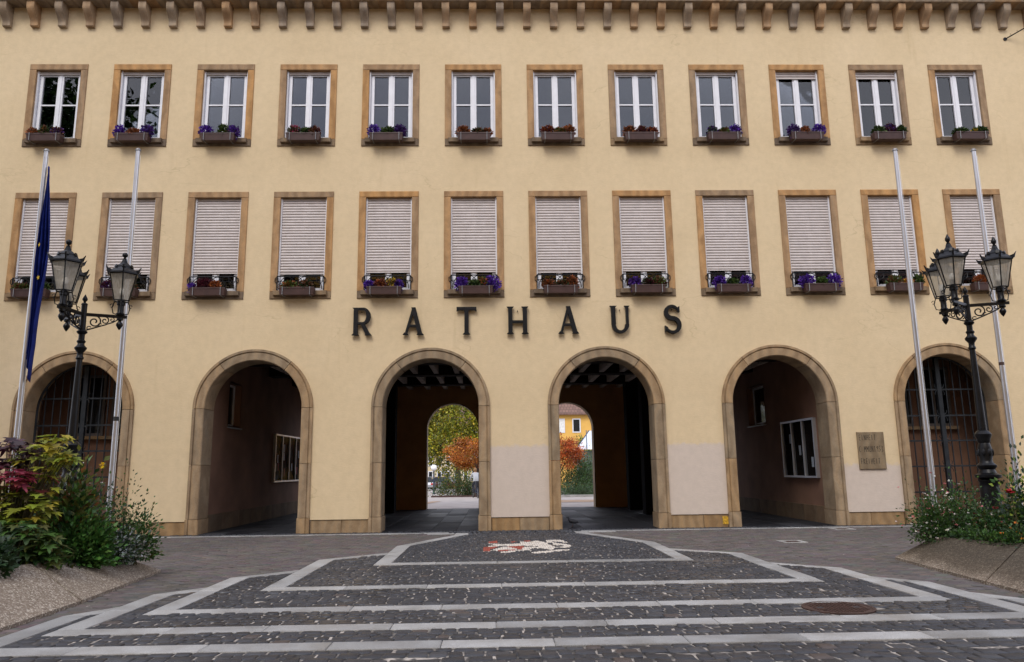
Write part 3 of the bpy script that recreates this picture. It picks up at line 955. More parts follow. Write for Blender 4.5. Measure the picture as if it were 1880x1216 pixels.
# body of the building above the passage and beside it
mb = MB()
ZC = 4.72
mb.quad((-XE, WALL_T, ZC), (-XE, DEPTH, ZC), (XE, DEPTH, ZC), (XE, WALL_T, ZC))
mb.build("ceiling", M['timber'], hall)
mb = MB()
mb.box(-XE, XE, 3.2, DEPTH + 0.5, ZC + 0.02, 14.0)
mb.quad((-XE, 0, 0), (-XE, 0, 14.1), (-XE, DEPTH + .5, 14.1), (-XE, DEPTH + .5, 0))
mb.quad((XE, 0, 0), (XE, DEPTH + .5, 0), (XE, DEPTH + .5, 14.1), (XE, 0, 14.1))
mb.build("building_core", M['plaster'], hall)
mb = MB()
mb.add([(-XE - .5, -.62, 14.42), (XE + .5, -.62, 14.42), (XE + .5, 5.2, 18.6), (-XE - .5, 5.2, 18.6), (-XE - .5, 11.0, 14.42), (XE + .5, 11.0, 14.42)],
       [(0, 1, 2, 3), (3, 2, 5, 4), (0, 3, 4), (1, 5, 2), (0, 4, 5, 1)])
mb.build("roof", M['roof'], hall)
# passage side walls with plinth
for s in (-1, 1):
    mb = MB()
    X = s * 7.75
    # wall with one small window hole
    wy0, wy1, wz0, wz1 = (1.75, 2.7, 2.7, 3.85) if s < 0 else (4.4, 5.9, 2.75, 3.95)
    def qq(y0, y1_, z0, z1):
        p = [(X, y0, z0), (X, y1_, z0), (X, y1_, z1), (X, y0, z1)]
        if s < 0: p.reverse()
        mb.quad(*p)
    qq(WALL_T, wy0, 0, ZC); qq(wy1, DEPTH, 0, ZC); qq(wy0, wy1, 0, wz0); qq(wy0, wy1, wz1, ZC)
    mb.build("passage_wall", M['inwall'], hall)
    a, b = sorted((X, X + s * 0.3))
    wn = MB()
    wn.box(*sorted((X, X + s * .25)), wy0, wy1, wz0 - .04, wz0)
    wn.box(*sorted((X, X + s * .25)), wy0, wy1, wz1, wz1 + .04)
    wn.box(*sorted((X, X + s * .25)), wy0 - .04, wy0, wz0, wz1); wn.box(*sorted((X, X + s * .25)), wy1, wy1 + .04, wz0, wz1)
    wo = wn.build("window_reveal", M['inwall'], hall)
    fr = MB(); xf0, xf1 = sorted((X + s * .18, X + s * .24))
    fr.box(xf0, xf1, wy0, wy1, wz0, wz0 + .06); fr.box(xf0, xf1, wy0, wy1, wz1 - .06, wz1)
    fr.box(xf0, xf1, wy0, wy0 + .06, wz0 + .06, wz1 - .06); fr.box(xf0, xf1, wy1 - .06, wy1, wz0 + .06, wz1 - .06)
    fr.build("frame", M['white'], wo)
    MB().quad((X + s * .21, wy0, wz0), (X + s * .21, wy1, wz0), (X + s * .21, wy1, wz1), (X + s * .21, wy0, wz1)).build("pane", M['carglass'], wo)
    MB().box(*sorted((X - s * .06, X + s * .1)), wy0 - .05, wy1 + .05, wz0 - .075, wz0 - .042).build("sill", M['galv'], wo)
    y = WALL_T + 0.01
    while y < DEPTH - 0.1:
        L = min(random.uniform(0.8, 1.4), DEPTH - y)
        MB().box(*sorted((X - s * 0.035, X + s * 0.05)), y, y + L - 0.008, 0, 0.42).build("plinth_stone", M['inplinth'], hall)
        y += L
# rear wall with four arches
RR = 1.0
mb = MB()
for Y, fl in ((DEPTH, False), (DEPTH + 0.5, True)):
    def q(x0, x1, z0, z1):
        p = [(x0, Y, z0), (x1, Y, z0), (x1, Y, z1), (x0, Y, z1)]
        if fl: p.reverse()
        mb.quad(*p)
    for xa in XA[1:5]:
        q(xa - AS / 2, xa - RR, 0, ZC); q(xa + RR, xa + AS / 2, 0, ZC)
        N = 28
        for i in range(N):
            a0, a1 = math.pi * i / N, math.pi * (i + 1) / N
            x0, z0 = xa + RR * math.cos(a1), HS - .05 + RR * math.sin(a1); x1, z1 = xa + RR * math.cos(a0), HS - .05 + RR * math.sin(a0)
            p = [(x0, Y, z0), (x1, Y, z1), (x1, Y, ZC), (x0, Y, ZC)]
            if fl: p.reverse()
            mb.quad(*p)
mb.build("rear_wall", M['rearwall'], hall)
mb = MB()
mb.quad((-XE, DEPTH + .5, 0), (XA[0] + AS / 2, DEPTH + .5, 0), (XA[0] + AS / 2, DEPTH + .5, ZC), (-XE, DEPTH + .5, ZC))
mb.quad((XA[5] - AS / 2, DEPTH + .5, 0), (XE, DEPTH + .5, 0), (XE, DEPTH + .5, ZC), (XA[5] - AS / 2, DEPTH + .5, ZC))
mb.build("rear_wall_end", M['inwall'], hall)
for xa in XA[1:5]:
    mb = MB()
    for s in (-1, 1): mb.box(*sorted((xa + s * RR, xa + s * (RR - 0.03))), DEPTH - .02, DEPTH + .52, 0, HS - .05)
    N = 28
    for i in range(N):
        a0, a1 = math.pi * i / N, math.pi * (i + 1) / N
        pr = [(xa + r * math.cos(a), yy, HS - .05 + r * math.sin(a)) for a in (a0, a1) for r in (RR, RR - .03) for yy in (DEPTH - .02, DEPTH + .52)]
        mb.add(pr, [(2, 3, 7, 6), (0, 2, 6, 4), (1, 5, 7, 3)])
    mb.build("rear_arch_lining", M['arch'], hall)
# ceiling beams, joists, pillars
for Y in (2.4, 5.2, 8.0):
    MB().box(-7.75, 7.75, Y, Y + 0.5, 4.43, 4.71).build("ceiling_beam", M['timber'], hall)
jm = MB().box(-.065, .065, 0, 2.3, -0.14, 0).mesh("joist", M['joist'])
for ja in (0.62, 2.9, 5.7, 8.5):
    L = (2.4 if ja < 1 else (5.2 if ja < 3 else (8.0 if ja < 6 else DEPTH))) - ja
    mj = MB().box(-.075, .075, 0, L - .002, -0.25, 0).mesh("joist", M['joist'])
    for i in range(-11, 12): obj("joist", mj, hall, (i * 0.66 + 0.2, ja, ZC - 0.003))
for sx in (-1, 1):
    for Y in (5.2, 8.0):
        MB().box(sx * 4.36 - .27, sx * 4.36 + .27, Y - .02, Y + .52, 0, 4.428).build("pillar", M['pillar'], hall)

# plinth stones between the arches
def stone_run(x0, x1, z0, z1, y0, y1, name, mat, L):
    n = max(1, round((x1 - x0) / L)); w_ = (x1 - x0) / n
    c = [x0 + i * w_ + (random.uniform(-.18, .18) * w_ if 0 < i < n else 0) for i in range(n + 1)]
    for a, b in zip(c[:-1], c[1:]):
        MB().cbox(-(b - a) / 2 + .003, (b - a) / 2 - .003, y0, y1, 0, z1 - z0, 0.008).build(name, M[mat], hall, ((a + b) / 2, 0, z0))
ed = [-XE] + [v for xa in XA for v in (xa - RO - 0.012, xa + RO + 0.012)] + [XE]
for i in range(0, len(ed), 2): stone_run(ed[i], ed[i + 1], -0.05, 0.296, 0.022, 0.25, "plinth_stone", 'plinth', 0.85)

# arch surrounds, stone by stone
PROF = [(RO, 0.02), (RO, -.055), (RO - .055, -.055), (RO - .065, -.022), (RO - .082, -.022), (RO - .09, -.042), (RI + .02, -.042), (RI, -.022), (RI, WALL_T + .02)]
PROFB = [(RO + .01, 0.02), (RO + .01, -.07), (RO - .055, -.07), (RO - .065, -.04), (RO - .082, -.04), (RO - .09, -.06), (RI, -.06), (RI - .02, -.04), (RI - .02, WALL_T + .02)]
def sweep(stations):
    """stations: list of lists of points (one per profile point)"""
    k = len(stations[0]); V = [p for st in stations for p in st]; F = []
    for j in range(len(stations) - 1):
        for i in range(k - 1):
            F.append((j * k + i, j * k + i + 1, (j + 1) * k + i + 1, (j + 1) * k + i))
    F.append(tuple(range(k))); F.append(tuple(range((len(stations) - 1) * k + k - 1, (len(stations) - 1) * k - 1, -1)))
    return MB().add(V, F)
def jamb_mesh(s, h, prof):
    return sweep([[(s * r, y, z) for r, y in prof] for z in ((0.005, h - .005) if s > 0 else (h - .005, 0.005))]).mesh("arch_stone", M['arch'])
def vous_mesh(a0, a1, prof=PROF):
    N = max(6, int(abs(a1 - a0) / 3.5)); e = math.degrees(.005 / RI)
    return sweep([[(r * math.cos(R_(a)), y, r * math.sin(R_(a))) for r, y in prof] for a in np.linspace(a0 + e, a1 - e, N)]).mesh("arch_stone", M['arch'])
JM = {}
for s in (-1, 1):
    JM[(s, 0)] = (jamb_mesh(s, .385, PROFB), -.03); JM[(s, 1)] = (jamb_mesh(s, 1.285, PROF), .355); JM[(s, 2)] = (jamb_mesh(s, 1.36, PROF), 1.64)
VM = [vous_mesh(0, 52), vous_mesh(52, 128), vous_mesh(128, 180)]
for xa in XA:
    for (s, k), (me, z) in JM.items(): obj("arch_stone", me, hall, (xa, 0, z))
    for me in VM: obj("arch_stone", me, hall, (xa, 0, HS))

# cornice and corbels
def corbel_mesh():
    pr = []                                     # (y, z) S-profile, z from 0 up to .62
    for t in np.linspace(0, 1, 13):
        z = 0.02 + t * 0.50
        y = -0.11 - 0.23 * (0.5 - 0.5 * math.cos(math.pi * min(1, max(0, (t - .12) / .75))))
        pr.append((y, z))
    pr = [(-0.09, 0.0)] + pr + [(pr[-1][0], 0.60)]
    hw = 0.10
    V = [(-hw, y, z) for y, z in pr] + [(hw, y, z) for y, z in pr] + [(-hw, .05, 0), (-hw, .05, .6), (hw, .05, 0), (hw, .05, .6)]
    k = len(pr); F = [(i, i + k, i + k + 1, i + 1) for i in range(k - 1)]
    F.append(tuple(list(range(k - 1, -1, -1)) + [2 * k, 2 * k + 1])); F.append(tuple([k + i for i in range(k)] + [2 * k + 3, 2 * k + 2]))
    F.append((0, 2 * k, 2 * k + 2, k))
    return MB().add(V, F).mesh("corbel", M['corbel'], False)
cm = corbel_mesh()
for i in range(-24, 24): obj("corbel", cm, hall, ((i + 0.5) * S / 3, 0, 13.265))
x = -XE
while x < XE:
    L = min(S / 3 * 1.0, XE - x + 1e-3)
    me = MB()
    P2 = [(0.05, 0), (-.385, 0), (-.40, .03), (-.40, .17), (-.44, .19), (-.50, .27), (-.54, .36), (-.54, .46), (0.05, .46)]
    k = len(P2)
    me.add([(-L / 2 + .003, y, z) for y, z in P2] + [(L / 2 - .003, y, z) for y, z in P2],
           [(i, i + k, (i + 1) % k + k, (i + 1) % k) for i in range(k)] + [tuple(range(k - 1, -1, -1)), tuple(range(k, 2 * k))])
    me.build("cornice_stone", M['corbel'], hall, (x + L / 2, 0, 13.868))
    x += L
MB().box(-XE - .2, XE + .2, -.72, -.5, 14.335, 14.47).build("gutter", M['rust'], hall)

# windows ---------------------------------------------------------------
def rect_ring(mb, x0, x1, z0, z1, w_, y0, y1):
    mb.box(x0, x1, y0, y1, z0, z0 + w_); mb.box(x0, x1, y0, y1, z1 - w_, z1)
    mb.box(x0, x0 + w_, y0, y1, z0 + w_, z1 - w_); mb.box(x1 - w_, x1, y0, y1, z0 + w_, z1 - w_)
def window_meshes(W, z0, z1, jw, lh, sh):
    H = z1 - z0; cw = W - 2 * jw
    d = {}
    d['lintel'] = MB().cbox(-W / 2, W / 2, -.03, .30, H - lh + .002, H).mesh("lintel", M['stone'])
    d['jambL'] = MB().cbox(-W / 2, -W / 2 + jw, -.03, .30, sh + .002, H - lh - .002).mesh("jamb", M['stone'])
    d['jambR'] = MB().cbox(W / 2 - jw, W / 2, -.03, .30, sh + .002, H - lh - .002).mesh("jamb", M['stone'])
    s = MB().cbox(-W / 2, W / 2, -.03, .30, 0, sh)
    s.cbox(-W / 2 + .10, W / 2 - .10, -.105, -.028, sh * .42, sh + .012, .01)
    d['sill'] = s.mesh("sill", M['sillstone'])
    fz0, fz1 = sh + .0, H - lh; fx = cw / 2
    f = MB()
    rect_ring(f, -fx, fx, fz0, fz1, .055, .13, .22)
    mb2 = [(-fx + .05, -.004), (.004, fx - .05)]
    for a, b in mb2: rect_ring(f, a, b, fz0 + .045, fz1 - .045, .075, .115, .20)
    f.box(-.035, .035, .10, .12, fz0 + .05, fz1 - .05)
    zb = fz0 + (fz1 - fz0) * .525
    for a, b in mb2: f.box(a + .075, b - .075, .125, .185, zb - .018, zb + .018)
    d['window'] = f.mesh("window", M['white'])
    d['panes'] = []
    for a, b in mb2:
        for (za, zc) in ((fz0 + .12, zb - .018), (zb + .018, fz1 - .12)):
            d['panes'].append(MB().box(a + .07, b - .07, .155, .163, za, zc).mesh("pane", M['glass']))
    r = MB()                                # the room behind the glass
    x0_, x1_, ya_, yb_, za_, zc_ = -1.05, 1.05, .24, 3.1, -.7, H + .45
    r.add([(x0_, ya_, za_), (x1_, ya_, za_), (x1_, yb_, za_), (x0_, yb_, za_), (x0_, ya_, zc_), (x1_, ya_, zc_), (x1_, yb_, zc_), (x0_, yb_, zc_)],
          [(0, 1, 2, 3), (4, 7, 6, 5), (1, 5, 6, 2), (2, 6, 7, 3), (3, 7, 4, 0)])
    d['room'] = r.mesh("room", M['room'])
    d['guideL'] = MB().box(-fx, -fx + .035, .045, .125, fz0 + .01, fz1).mesh("shutter_guide", M['white'])
    d['guideR'] = MB().box(fx - .035, fx, .045, .125, fz0 + .01, fz1).mesh("shutter_guide", M['white'])
    g_ = MB().box(-fx, fx, .10, .128, fz1 - .10, fz1)
    d['shutter_box'] = g_.mesh("shutter_box", M['white'])
    def shut(zbot):
        q = MB(); p = .0735; z = fz1 + .0; xs = fx - .036
        pr = []
        while z > zbot + .03:
            za = max(z - p, zbot + .03)
            for t in np.linspace(0, 1, 6)[:-1]:
                pr.append((.088 - .018 * math.sin(math.pi * t), z + (za - z) * t))
            pr.append((.0875, za + .010)); pr.append((.108, za + .008)); pr.append((.108, za + .001)); z = za
        pr += [(.072, zbot + .03), (.07, zbot), (.10, zbot)]
        n_ = len(pr)
        q.add([(-xs, y_, z_) for y_, z_ in pr] + [(xs, y_, z_) for y_, z_ in pr], [(i, i + 1, i + 1 + n_, i + n_) for i in range(n_ - 1)])
        return q.mesh("roller_shutter", M['shutter'])
    d['shut'] = shut; d['fx'] = fx; d['fz0'] = fz0; d['fz1'] = fz1; d['H'] = H
    return d
TOPW = window_meshes(WT, HT0, HT1, .172, .166, .19)
MIDW = window_meshes(WM, HM0, HM1, .175, .157, .187)
sh_mid = MIDW['shut'](0.688); sh_mid2 = MIDW['shut'](0.66)
sh_top = TOPW['shut'](TOPW['fz1'] - .21)
sh_top0 = TOPW['shut'](TOPW['fz1'] - .085)
def railing_mesh():
    q = MB(); fx = MIDW['fx']; zt, zl = .578, .215; y = -.05
    r = .0125
    xa = fx - .005
    q.tube([(-xa, y, zt), (xa, y, zt)], .0145, 6)
    for s in (-1, 1):
        q.tube([(s * xa, y, zt), (s * xa, y, zl)], r, 6); q.tube([(s * xa, y, zl + .02), (s * xa, .05, zl + .02)], r, 6); q.tube([(s * xa, y, zt - .04), (s * xa, .05, zt - .04)], r, 6)
        q.tube([(s * (xa + .0), y, zt - .02), (s * (xa + .045), y, zt - .05), (s * (xa + .05), y, zt - .13), (s * (xa + .0), y, zt - .19)], r * .8, 5)
        q.tube([(s * (xa - .02), y, zt - .01), (s * (xa - .03), y, zt - .15), (s * (xa - .10), y, zt - .19), (s * (xa - .18), y, zt - .14), (s * (xa - .2), y, zt)], r * .8, 5)
    for cx_ in (-.33, -.11, .11, .33):
        q.tube([(cx_ + .21 * math.cos(a), y + .004, zl + .03 + (zt - zl - .04) * math.sin(a)) for a in np.linspace(0, math.pi, 13)], r * .85, 5)
    q.tube([(-xa, y, zt - .13), (xa, y, zt - .13)], r * .7, 5)
    return q.mesh("railing", M['iron'], True)
RAIL = railing_mesh()
def place_window(D, x, z, top, idx):
    wdw = obj("window", D['window'], hall, (x, 0, z))
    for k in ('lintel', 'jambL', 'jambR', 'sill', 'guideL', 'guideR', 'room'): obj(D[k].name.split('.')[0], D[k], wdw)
    for p in D['panes']: obj("pane", p, wdw)
    if top:
        if idx in (9, 10): obj("roller_shutter", sh_top, wdw)
        else: obj("roller_shutter", sh_top0, wdw)
        if idx == 1:
            q = MB(); N = 30
            V = [(-.47 + .24 * i / N, .28 + .02 * math.sin(i * 1.5), zz_) for zz_ in (.22, 1.2, 2.1) for i in range(N + 1)]
            V = [(x_ + (.10 if zz_ == 2.1 else 0) * 0, y_, zz_) for x_, y_, zz_ in V]
            F = [(r * (N + 1) + i, r * (N + 1) + i + 1, (r + 1) * (N + 1) + i + 1, (r + 1) * (N + 1) + i) for r in range(2) for i in range(N)]
            q.add(V, F).build("curtain", M['curtain'], wdw, smooth=True)
    else:
        obj("roller_shutter", sh_mid if idx % 3 else sh_mid2, wdw)
        obj("railing", RAIL, wdw)
for i, xw in enumerate(XW):
    place_window(TOPW, xw, HT0, True, i)
    place_window(MIDW, xw, HM0, False, i)

# porch recesses behind the two iron gates
for xa in (XA[0], XA[5]):
    mb = MB(); x0_, x1_ = xa - 1.75, xa + 1.75; yb_ = 1.7
    mb.quad((x0_, yb_, 0), (x1_, yb_, 0), (x1_, yb_, 4.7), (x0_, yb_, 4.7))
    mb.quad((x0_, WALL_T, 0), (x0_, yb_, 0), (x0_, yb_, 4.7), (x0_, WALL_T, 4.7))
    mb.quad((x1_, yb_, 0), (x1_, WALL_T, 0), (x1_, WALL_T, 4.7), (x1_, yb_, 4.7))
    mb.build("porch_wall", M['inwall'], hall)
    for dx in (-.55, .55):
        fr = MB(); rect_ring(fr, -.46, .46, 0, 1.62, .07, -.06, -.005); fr.box(-.03, .03, -.055, -.01, .07, 1.55)
        fo = fr.build("porch_window", M['porchframe'], hall, (xa + dx, yb_, 2.45))
        MB().box(-.45, .45, -.03, -.004, .01, 1.61).build("pane", M['carglass'], fo)
        MB().box(-.55, .55, -.14, -.003, -.09, -.004).build("sill", M['arch'], fo)

# ------------------------------------------------------------------ letters RATHAUS
def letter_polys():
    D = {}
    def stroke(p, q, w0, w1=None):
        w1 = w0 if w1 is None else w1
        return [(p[0] - w0 / 2, p[1]), (p[0] + w0 / 2, p[1]), (q[0] + w1 / 2, q[1]), (q[0] - w1 / 2, q[1])]
    def serif(x, z, wd, dn):      # flared foot/head
        h = .055 * (1 if dn else -1)
        a = [(x - wd, z), (x + wd, z), (x + wd * .45, z + h), (x - wd * .45, z + h)]
        return a if dn else a[::-1]
    Z = .70
    T = .105
    def arcband(cx, cz, r0x, r0z, r1x, r1z, a0, a1, n=14):
        out = []
        for i in range(n):
            t0, t1 = R_(a0 + (a1 - a0) * i / n), R_(a0 + (a1 - a0) * (i + 1) / n)
            out.append([(cx + r0x * math.cos(t0), cz + r0z * math.sin(t0)), (cx + r1x * math.cos(t0), cz + r1z * math.sin(t0)),
                        (cx + r1x * math.cos(t1), cz + r1z * math.sin(t1)), (cx + r0x * math.cos(t1), cz + r0z * math.sin(t1))])
        return out
    D['R'] = [stroke((-.14, 0), (-.14, Z), T), serif(-.14, 0, .095, True), serif(-.14, Z, .085, False),
              [(-.1, Z), (-.1, Z - .055), (.06, Z - .055), (.06, Z)], [(-.1, .33), (-.1, .28), (.06, .28), (.06, .33)],
              [(-.03, .32), (.07, .32), (.24, 0), (.12, 0)], serif(.18, 0, .085, True)] + arcband(.05, .49, .075, .155, .18, .21, -90, 90)
    A = [[(-.225, 0), (-.165, 0), (.03, Z), (-.03, Z)], [(.11, 0), (.225, 0), (.045, Z), (-.06, Z)], [(-.11, .20), (.11, .20), (.105, .255), (-.105, .255)],
         serif(-.195, 0, .075, True), serif(.168, 0, .09, True)]
    D['A'] = A
    D['T'] = [stroke((0, 0), (0, Z), T), serif(0, 0, .095, True), [(-.25, Z - .075), (.25, Z - .075), (.25, Z), (-.25, Z)],
              [(-.25, Z - .11), (-.2, Z - .075), (-.2, Z), (-.25, Z)], [(.2, Z - .075), (.25, Z - .11), (.25, Z), (.2, Z)]]
    D['H'] = [stroke((-.185, 0), (-.185, Z), T), stroke((.185, 0), (.185, Z), T), [(-.14, .285), (.14, .285), (.14, .345), (-.14, .345)]] + \
             [serif(x_, z_, .09, d_) for x_ in (-.185, .185) for z_, d_ in ((0, True), (Z, False))]
    D['U'] = [stroke((-.17, .22), (-.17, Z), T), stroke((.18, .22), (.18, Z), .07), serif(-.17, Z, .09, False), serif(.18, Z, .07, False)] + \
             arcband(0.0, .22, .12, .155, .22, .225, 180, 360)
    pts = []
    for t in np.linspace(0, 1, 40):
        if t < .5:
            a = R_(35 + (270 - 35) * (t / .5)); pts.append((.165 * math.cos(a) * .95, .525 + .155 * math.sin(a)))
        else:
            a = R_(90 - (90 + 145) * ((t - .5) / .5)); pts.append((.17 * math.cos(a), .19 + .18 * math.sin(a)))
    Sx = []
    for i in range(len(pts) - 1):
        (x0_, z0_), (x1_, z1_) = pts[i], pts[i + 1]
        dx, dz_ = x1_ - x0_, z1_ - z0_; L = math.hypot(dx, dz_) + 1e-9; nx, nz = -dz_ / L, dx / L
        wd = .024 + .030 * math.sin(math.pi * min(1, i / (len(pts) - 2))) ** .8
        e = .25
        Sx.append([(x0_ - nx * wd - dx * e, z0_ - nz * wd - dz_ * e), (x1_ - nx * wd + dx * e, z1_ - nz * wd + dz_ * e), (x1_ + nx * wd + dx * e, z1_ + nz * wd + dz_ * e), (x0_ + nx * wd - dx * e, z0_ + nz * wd - dz_ * e)])
    Sx += [[(.12, .56), (.185, .52), (.185, .68), (.15, .66)], [(-.2, .02), (-.17, .03), (-.125, .13), (-.2, .18)]]
    D['S'] = Sx
    return D
LP = letter_polys()
LX = [(-3.93, 'R'), (-2.62, 'A'), (-1.29, 'T'), (0.0, 'H'), (1.29, 'A'), (2.60, 'U'), (3.93, 'S')]
LABL = {0: "black iron letter R, first of the word RATHAUS on the wall", 1: "black iron letter A, second in RATHAUS, between R and T", 2: "black iron letter T, third in RATHAUS above the arches",
        3: "black iron letter H in the middle of RATHAUS", 4: "black iron letter A, fifth in RATHAUS, between H and U", 5: "black iron letter U, next to last in RATHAUS", 6: "black iron letter S, last of the word RATHAUS"}
for i, (x, ch_) in enumerate(LX):
    mb = MB()
    for j, P_ in enumerate(LP[ch_]):
        y0_ = -.115 - .0004 * j; y1_ = -.03 + .0003 * j
        n = len(P_)
        area = sum(P_[a][0] * P_[(a + 1) % n][1] - P_[(a + 1) % n][0] * P_[a][1] for a in range(n))
        if area < 0: P_ = P_[::-1]
        mb.add([(a, y0_, b) for a, b in P_] + [(a, y1_, b) for a, b in P_], [tuple(range(n)), tuple(range(2 * n - 1, n - 1, -1))] + [(k, n + k, n + (k + 1) % n, (k + 1) % n) for k in range(n)])
    for px, pz in ((-.14, .12), (.14, .12), (0, .6)) if ch_ not in 'T' else ((0, .1), (0, .5)):
        mb.tube([(px, 0.01, pz), (px, -.06, pz)], .012, 6)
    o = mb.build("letter_" + ch_.lower(), M['letter'], None, (x, 0, 4.79))
    tag(o, LABL[i], "letter", "letters of the word RATHAUS")

# ------------------------------------------------------------------ plaque
pq = thing("stone_plaque", "square sandstone plaque with three carved lines beside the right gate", "plaque", (8.74, 0, 1.33))
MB().cbox(-.335, .335, -.045, .01, 0, .91, .008).build("slab", M['plaque'], pq)
def carve(rows):
    mb = MB(); G = {
        'E': [((0, 0), (0, 1)), ((0, 1), (.7, 1)), ((0, .5), (.6, .5)), ((0, 0), (.7, 0))], 'I': [((0.2, 0), (0.2, 1))], 'N': [((0, 0), (0, 1)), ((0, 1), (.7, 0)), ((.7, 0), (.7, 1))],
        'H': [((0, 0), (0, 1)), ((.7, 0), (.7, 1)), ((0, .5), (.7, .5))], 'T': [((.35, 0), (.35, 1)), ((0, 1), (.7, 1))], 'D': [((0, 0), (0, 1)), ((0, 1), (.6, .8)), ((.6, .8), (.6, .2)), ((.6, .2), (0, 0))],
        'R': [((0, 0), (0, 1)), ((0, 1), (.6, .8)), ((.6, .8), (0, .5)), ((0, .5), (.7, 0))], 'C': [((.7, 1), (0, .85)), ((0, .85), (0, .15)), ((0, .15), (.7, 0))], 'M': [((0, 0), (0, 1)), ((0, 1), (.4, .4)), ((.4, .4), (.8, 1)), ((.8, 1), (.8, 0))],
        'U': [((0, 1), (0, .1)), ((0, .1), (.7, .0)), ((.7, 0), (.7, 1))], 'S': [((.7, 1), (0, .8)), ((0, .8), (.7, .3)), ((.7, .3), (0, 0))], 'F': [((0, 0), (0, 1)), ((0, 1), (.7, 1)), ((0, .5), (.6, .5))], 'A': [((0, 0), (.1, 1)), ((.1, 1), (.6, 1)), ((.6, 1), (.7, 0)), ((0, .45), (.7, .45))],
        '1': [((.3, 0), (.3, 1)), ((.3, 1), (0, .8))], '9': [((.6, 0), (.6, 1)), ((.6, 1), (0, .8)), ((0, .8), (.6, .5))], '5': [((.7, 1), (0, 1)), ((0, 1), (0, .55)), ((0, .55), (.7, .4)), ((.7, .4), (0, 0))], '3': [((0, 1), (.6, .9)), ((.6, .9), (.2, .5)), ((.2, .5), (.7, .2)), ((.7, .2), (0, 0))]}
    for txt, x0_, z0_, cw_, hh in rows:
        x_ = x0_
        for ch_ in txt:
            for (a, b) in G.get(ch_, []):
                p = Vector((x_ + a[0] * cw_ * .78, -.0455, z0_ + a[1] * hh)); q_ = Vector((x_ + b[0] * cw_ * .78, -.0455, z0_ + b[1] * hh))
                d_ = (q_ - p); L = d_.length; d_.normalize(); nn = Vector((-d_.z, 0, d_.x)) * .0065
                mb.add([p - nn, q_ - nn, q_ + nn, p + nn, p - nn + Vector((0, .03, 0)), q_ - nn + Vector((0, .03, 0)), q_ + nn + Vector((0, .03, 0)), p + nn + Vector((0, .03, 0))],
                       [(0, 1, 2, 3), (0, 4, 5, 1), (2, 6, 7, 3), (1, 5, 6, 2), (3, 7, 4, 0)])
            x_ += cw_
    return mb
stuff(carve([("EINHEIT", -.29, .71, .062, .13), ("COMMUN1953", -.31, .42, .062, .14), ("FREIHEIT", -.29, .13, .062, .13)]).build("lettering", M['engraved'], pq))

# ------------------------------------------------------------------ flower boxes
PUR, PUR2 = (0.075, 0.020, 0.26), (0.050, 0.014, 0.12)
ORG, BRN, RED, GRN, DGR, YEL, PNK, WHT = (0.26, 0.075, 0.02), (0.13, 0.05, 0.022), (0.07, 0.010, 0.018), (0.06, 0.10, 0.02), (0.022, 0.04, 0.012), (0.55, 0.35, 0.02), (0.40, 0.06, 0.12), (0.6, 0.58, 0.55)
def clump(parent, name, cx_, cz_, rx, rz, cols, n, size=.038, petal=True):
    P_ = rng.normal(0, 1, (n, 3)); P_ /= np.linalg.norm(P_, axis=1, keepdims=True); P_ *= rng.uniform(.35, 1.0, (n, 1))
    P_[:, 2] = np.where(P_[:, 2] < -.55, -P_[:, 2], P_[:, 2])
    dirs = P_ + rng.normal(0, .35, P_.shape)
    pos = np.stack([cx_ + P_[:, 0] * rx, -.20 + P_[:, 1] * .085, cz_ + P_[:, 2] * rz], 1)
    return stuff(obj(name, leaf_mesh(name, T_PETAL if petal else T_SIMPLE, pos, dirs, rng.uniform(.6, 1.35, n) * size, pick_cols(cols, n, .3), M['petal'] if petal else M['leaf'], 1.2), parent))
BOXW = .87
bxm = MB()
bxm.add([(-BOXW / 2 + .02, -.29, .0), (BOXW / 2 - .02, -.29, .0), (BOXW / 2 - .02, -.11, .0), (-BOXW / 2 + .02, -.11, .0), (-BOXW / 2, -.31, .19), (BOXW / 2, -.31, .19), (BOXW / 2, -.10, .19), (-BOXW / 2, -.10, .19),
         (-BOXW / 2 + .02, -.29, .17), (BOXW / 2 - .02, -.29, .17), (BOXW / 2 - .02, -.12, .17), (-BOXW / 2 + .02, -.12, .17)],
        [(0, 3, 2, 1), (0, 1, 5, 4), (1, 2, 6, 5), (2, 3, 7, 6), (3, 0, 4, 7), (4, 5, 9, 8), (5, 6, 10, 9), (6, 7, 11, 10), (7, 4, 8, 11)])
bxm.box(-BOXW / 2 - .006, BOXW / 2 + .006, -.316, -.302, .165, .195)
BX = bxm.mesh("trough", M['trough'])
BS = MB().quad((-BOXW / 2 + .02, -.29, .168), (BOXW / 2 - .02, -.29, .168), (BOXW / 2 - .02, -.12, .168), (-BOXW / 2 + .02, -.12, .168)).mesh("soil", M['soil'])
BR = MB().tube([(0, -.03, .02), (0, -.1, -.012), (0, -.30, -.012), (0, -.322, .0), (0, -.325, .2)], .009, 6).mesh("bracket", M['galv'])
def C(*a): return [(1, a_) for a_ in a]
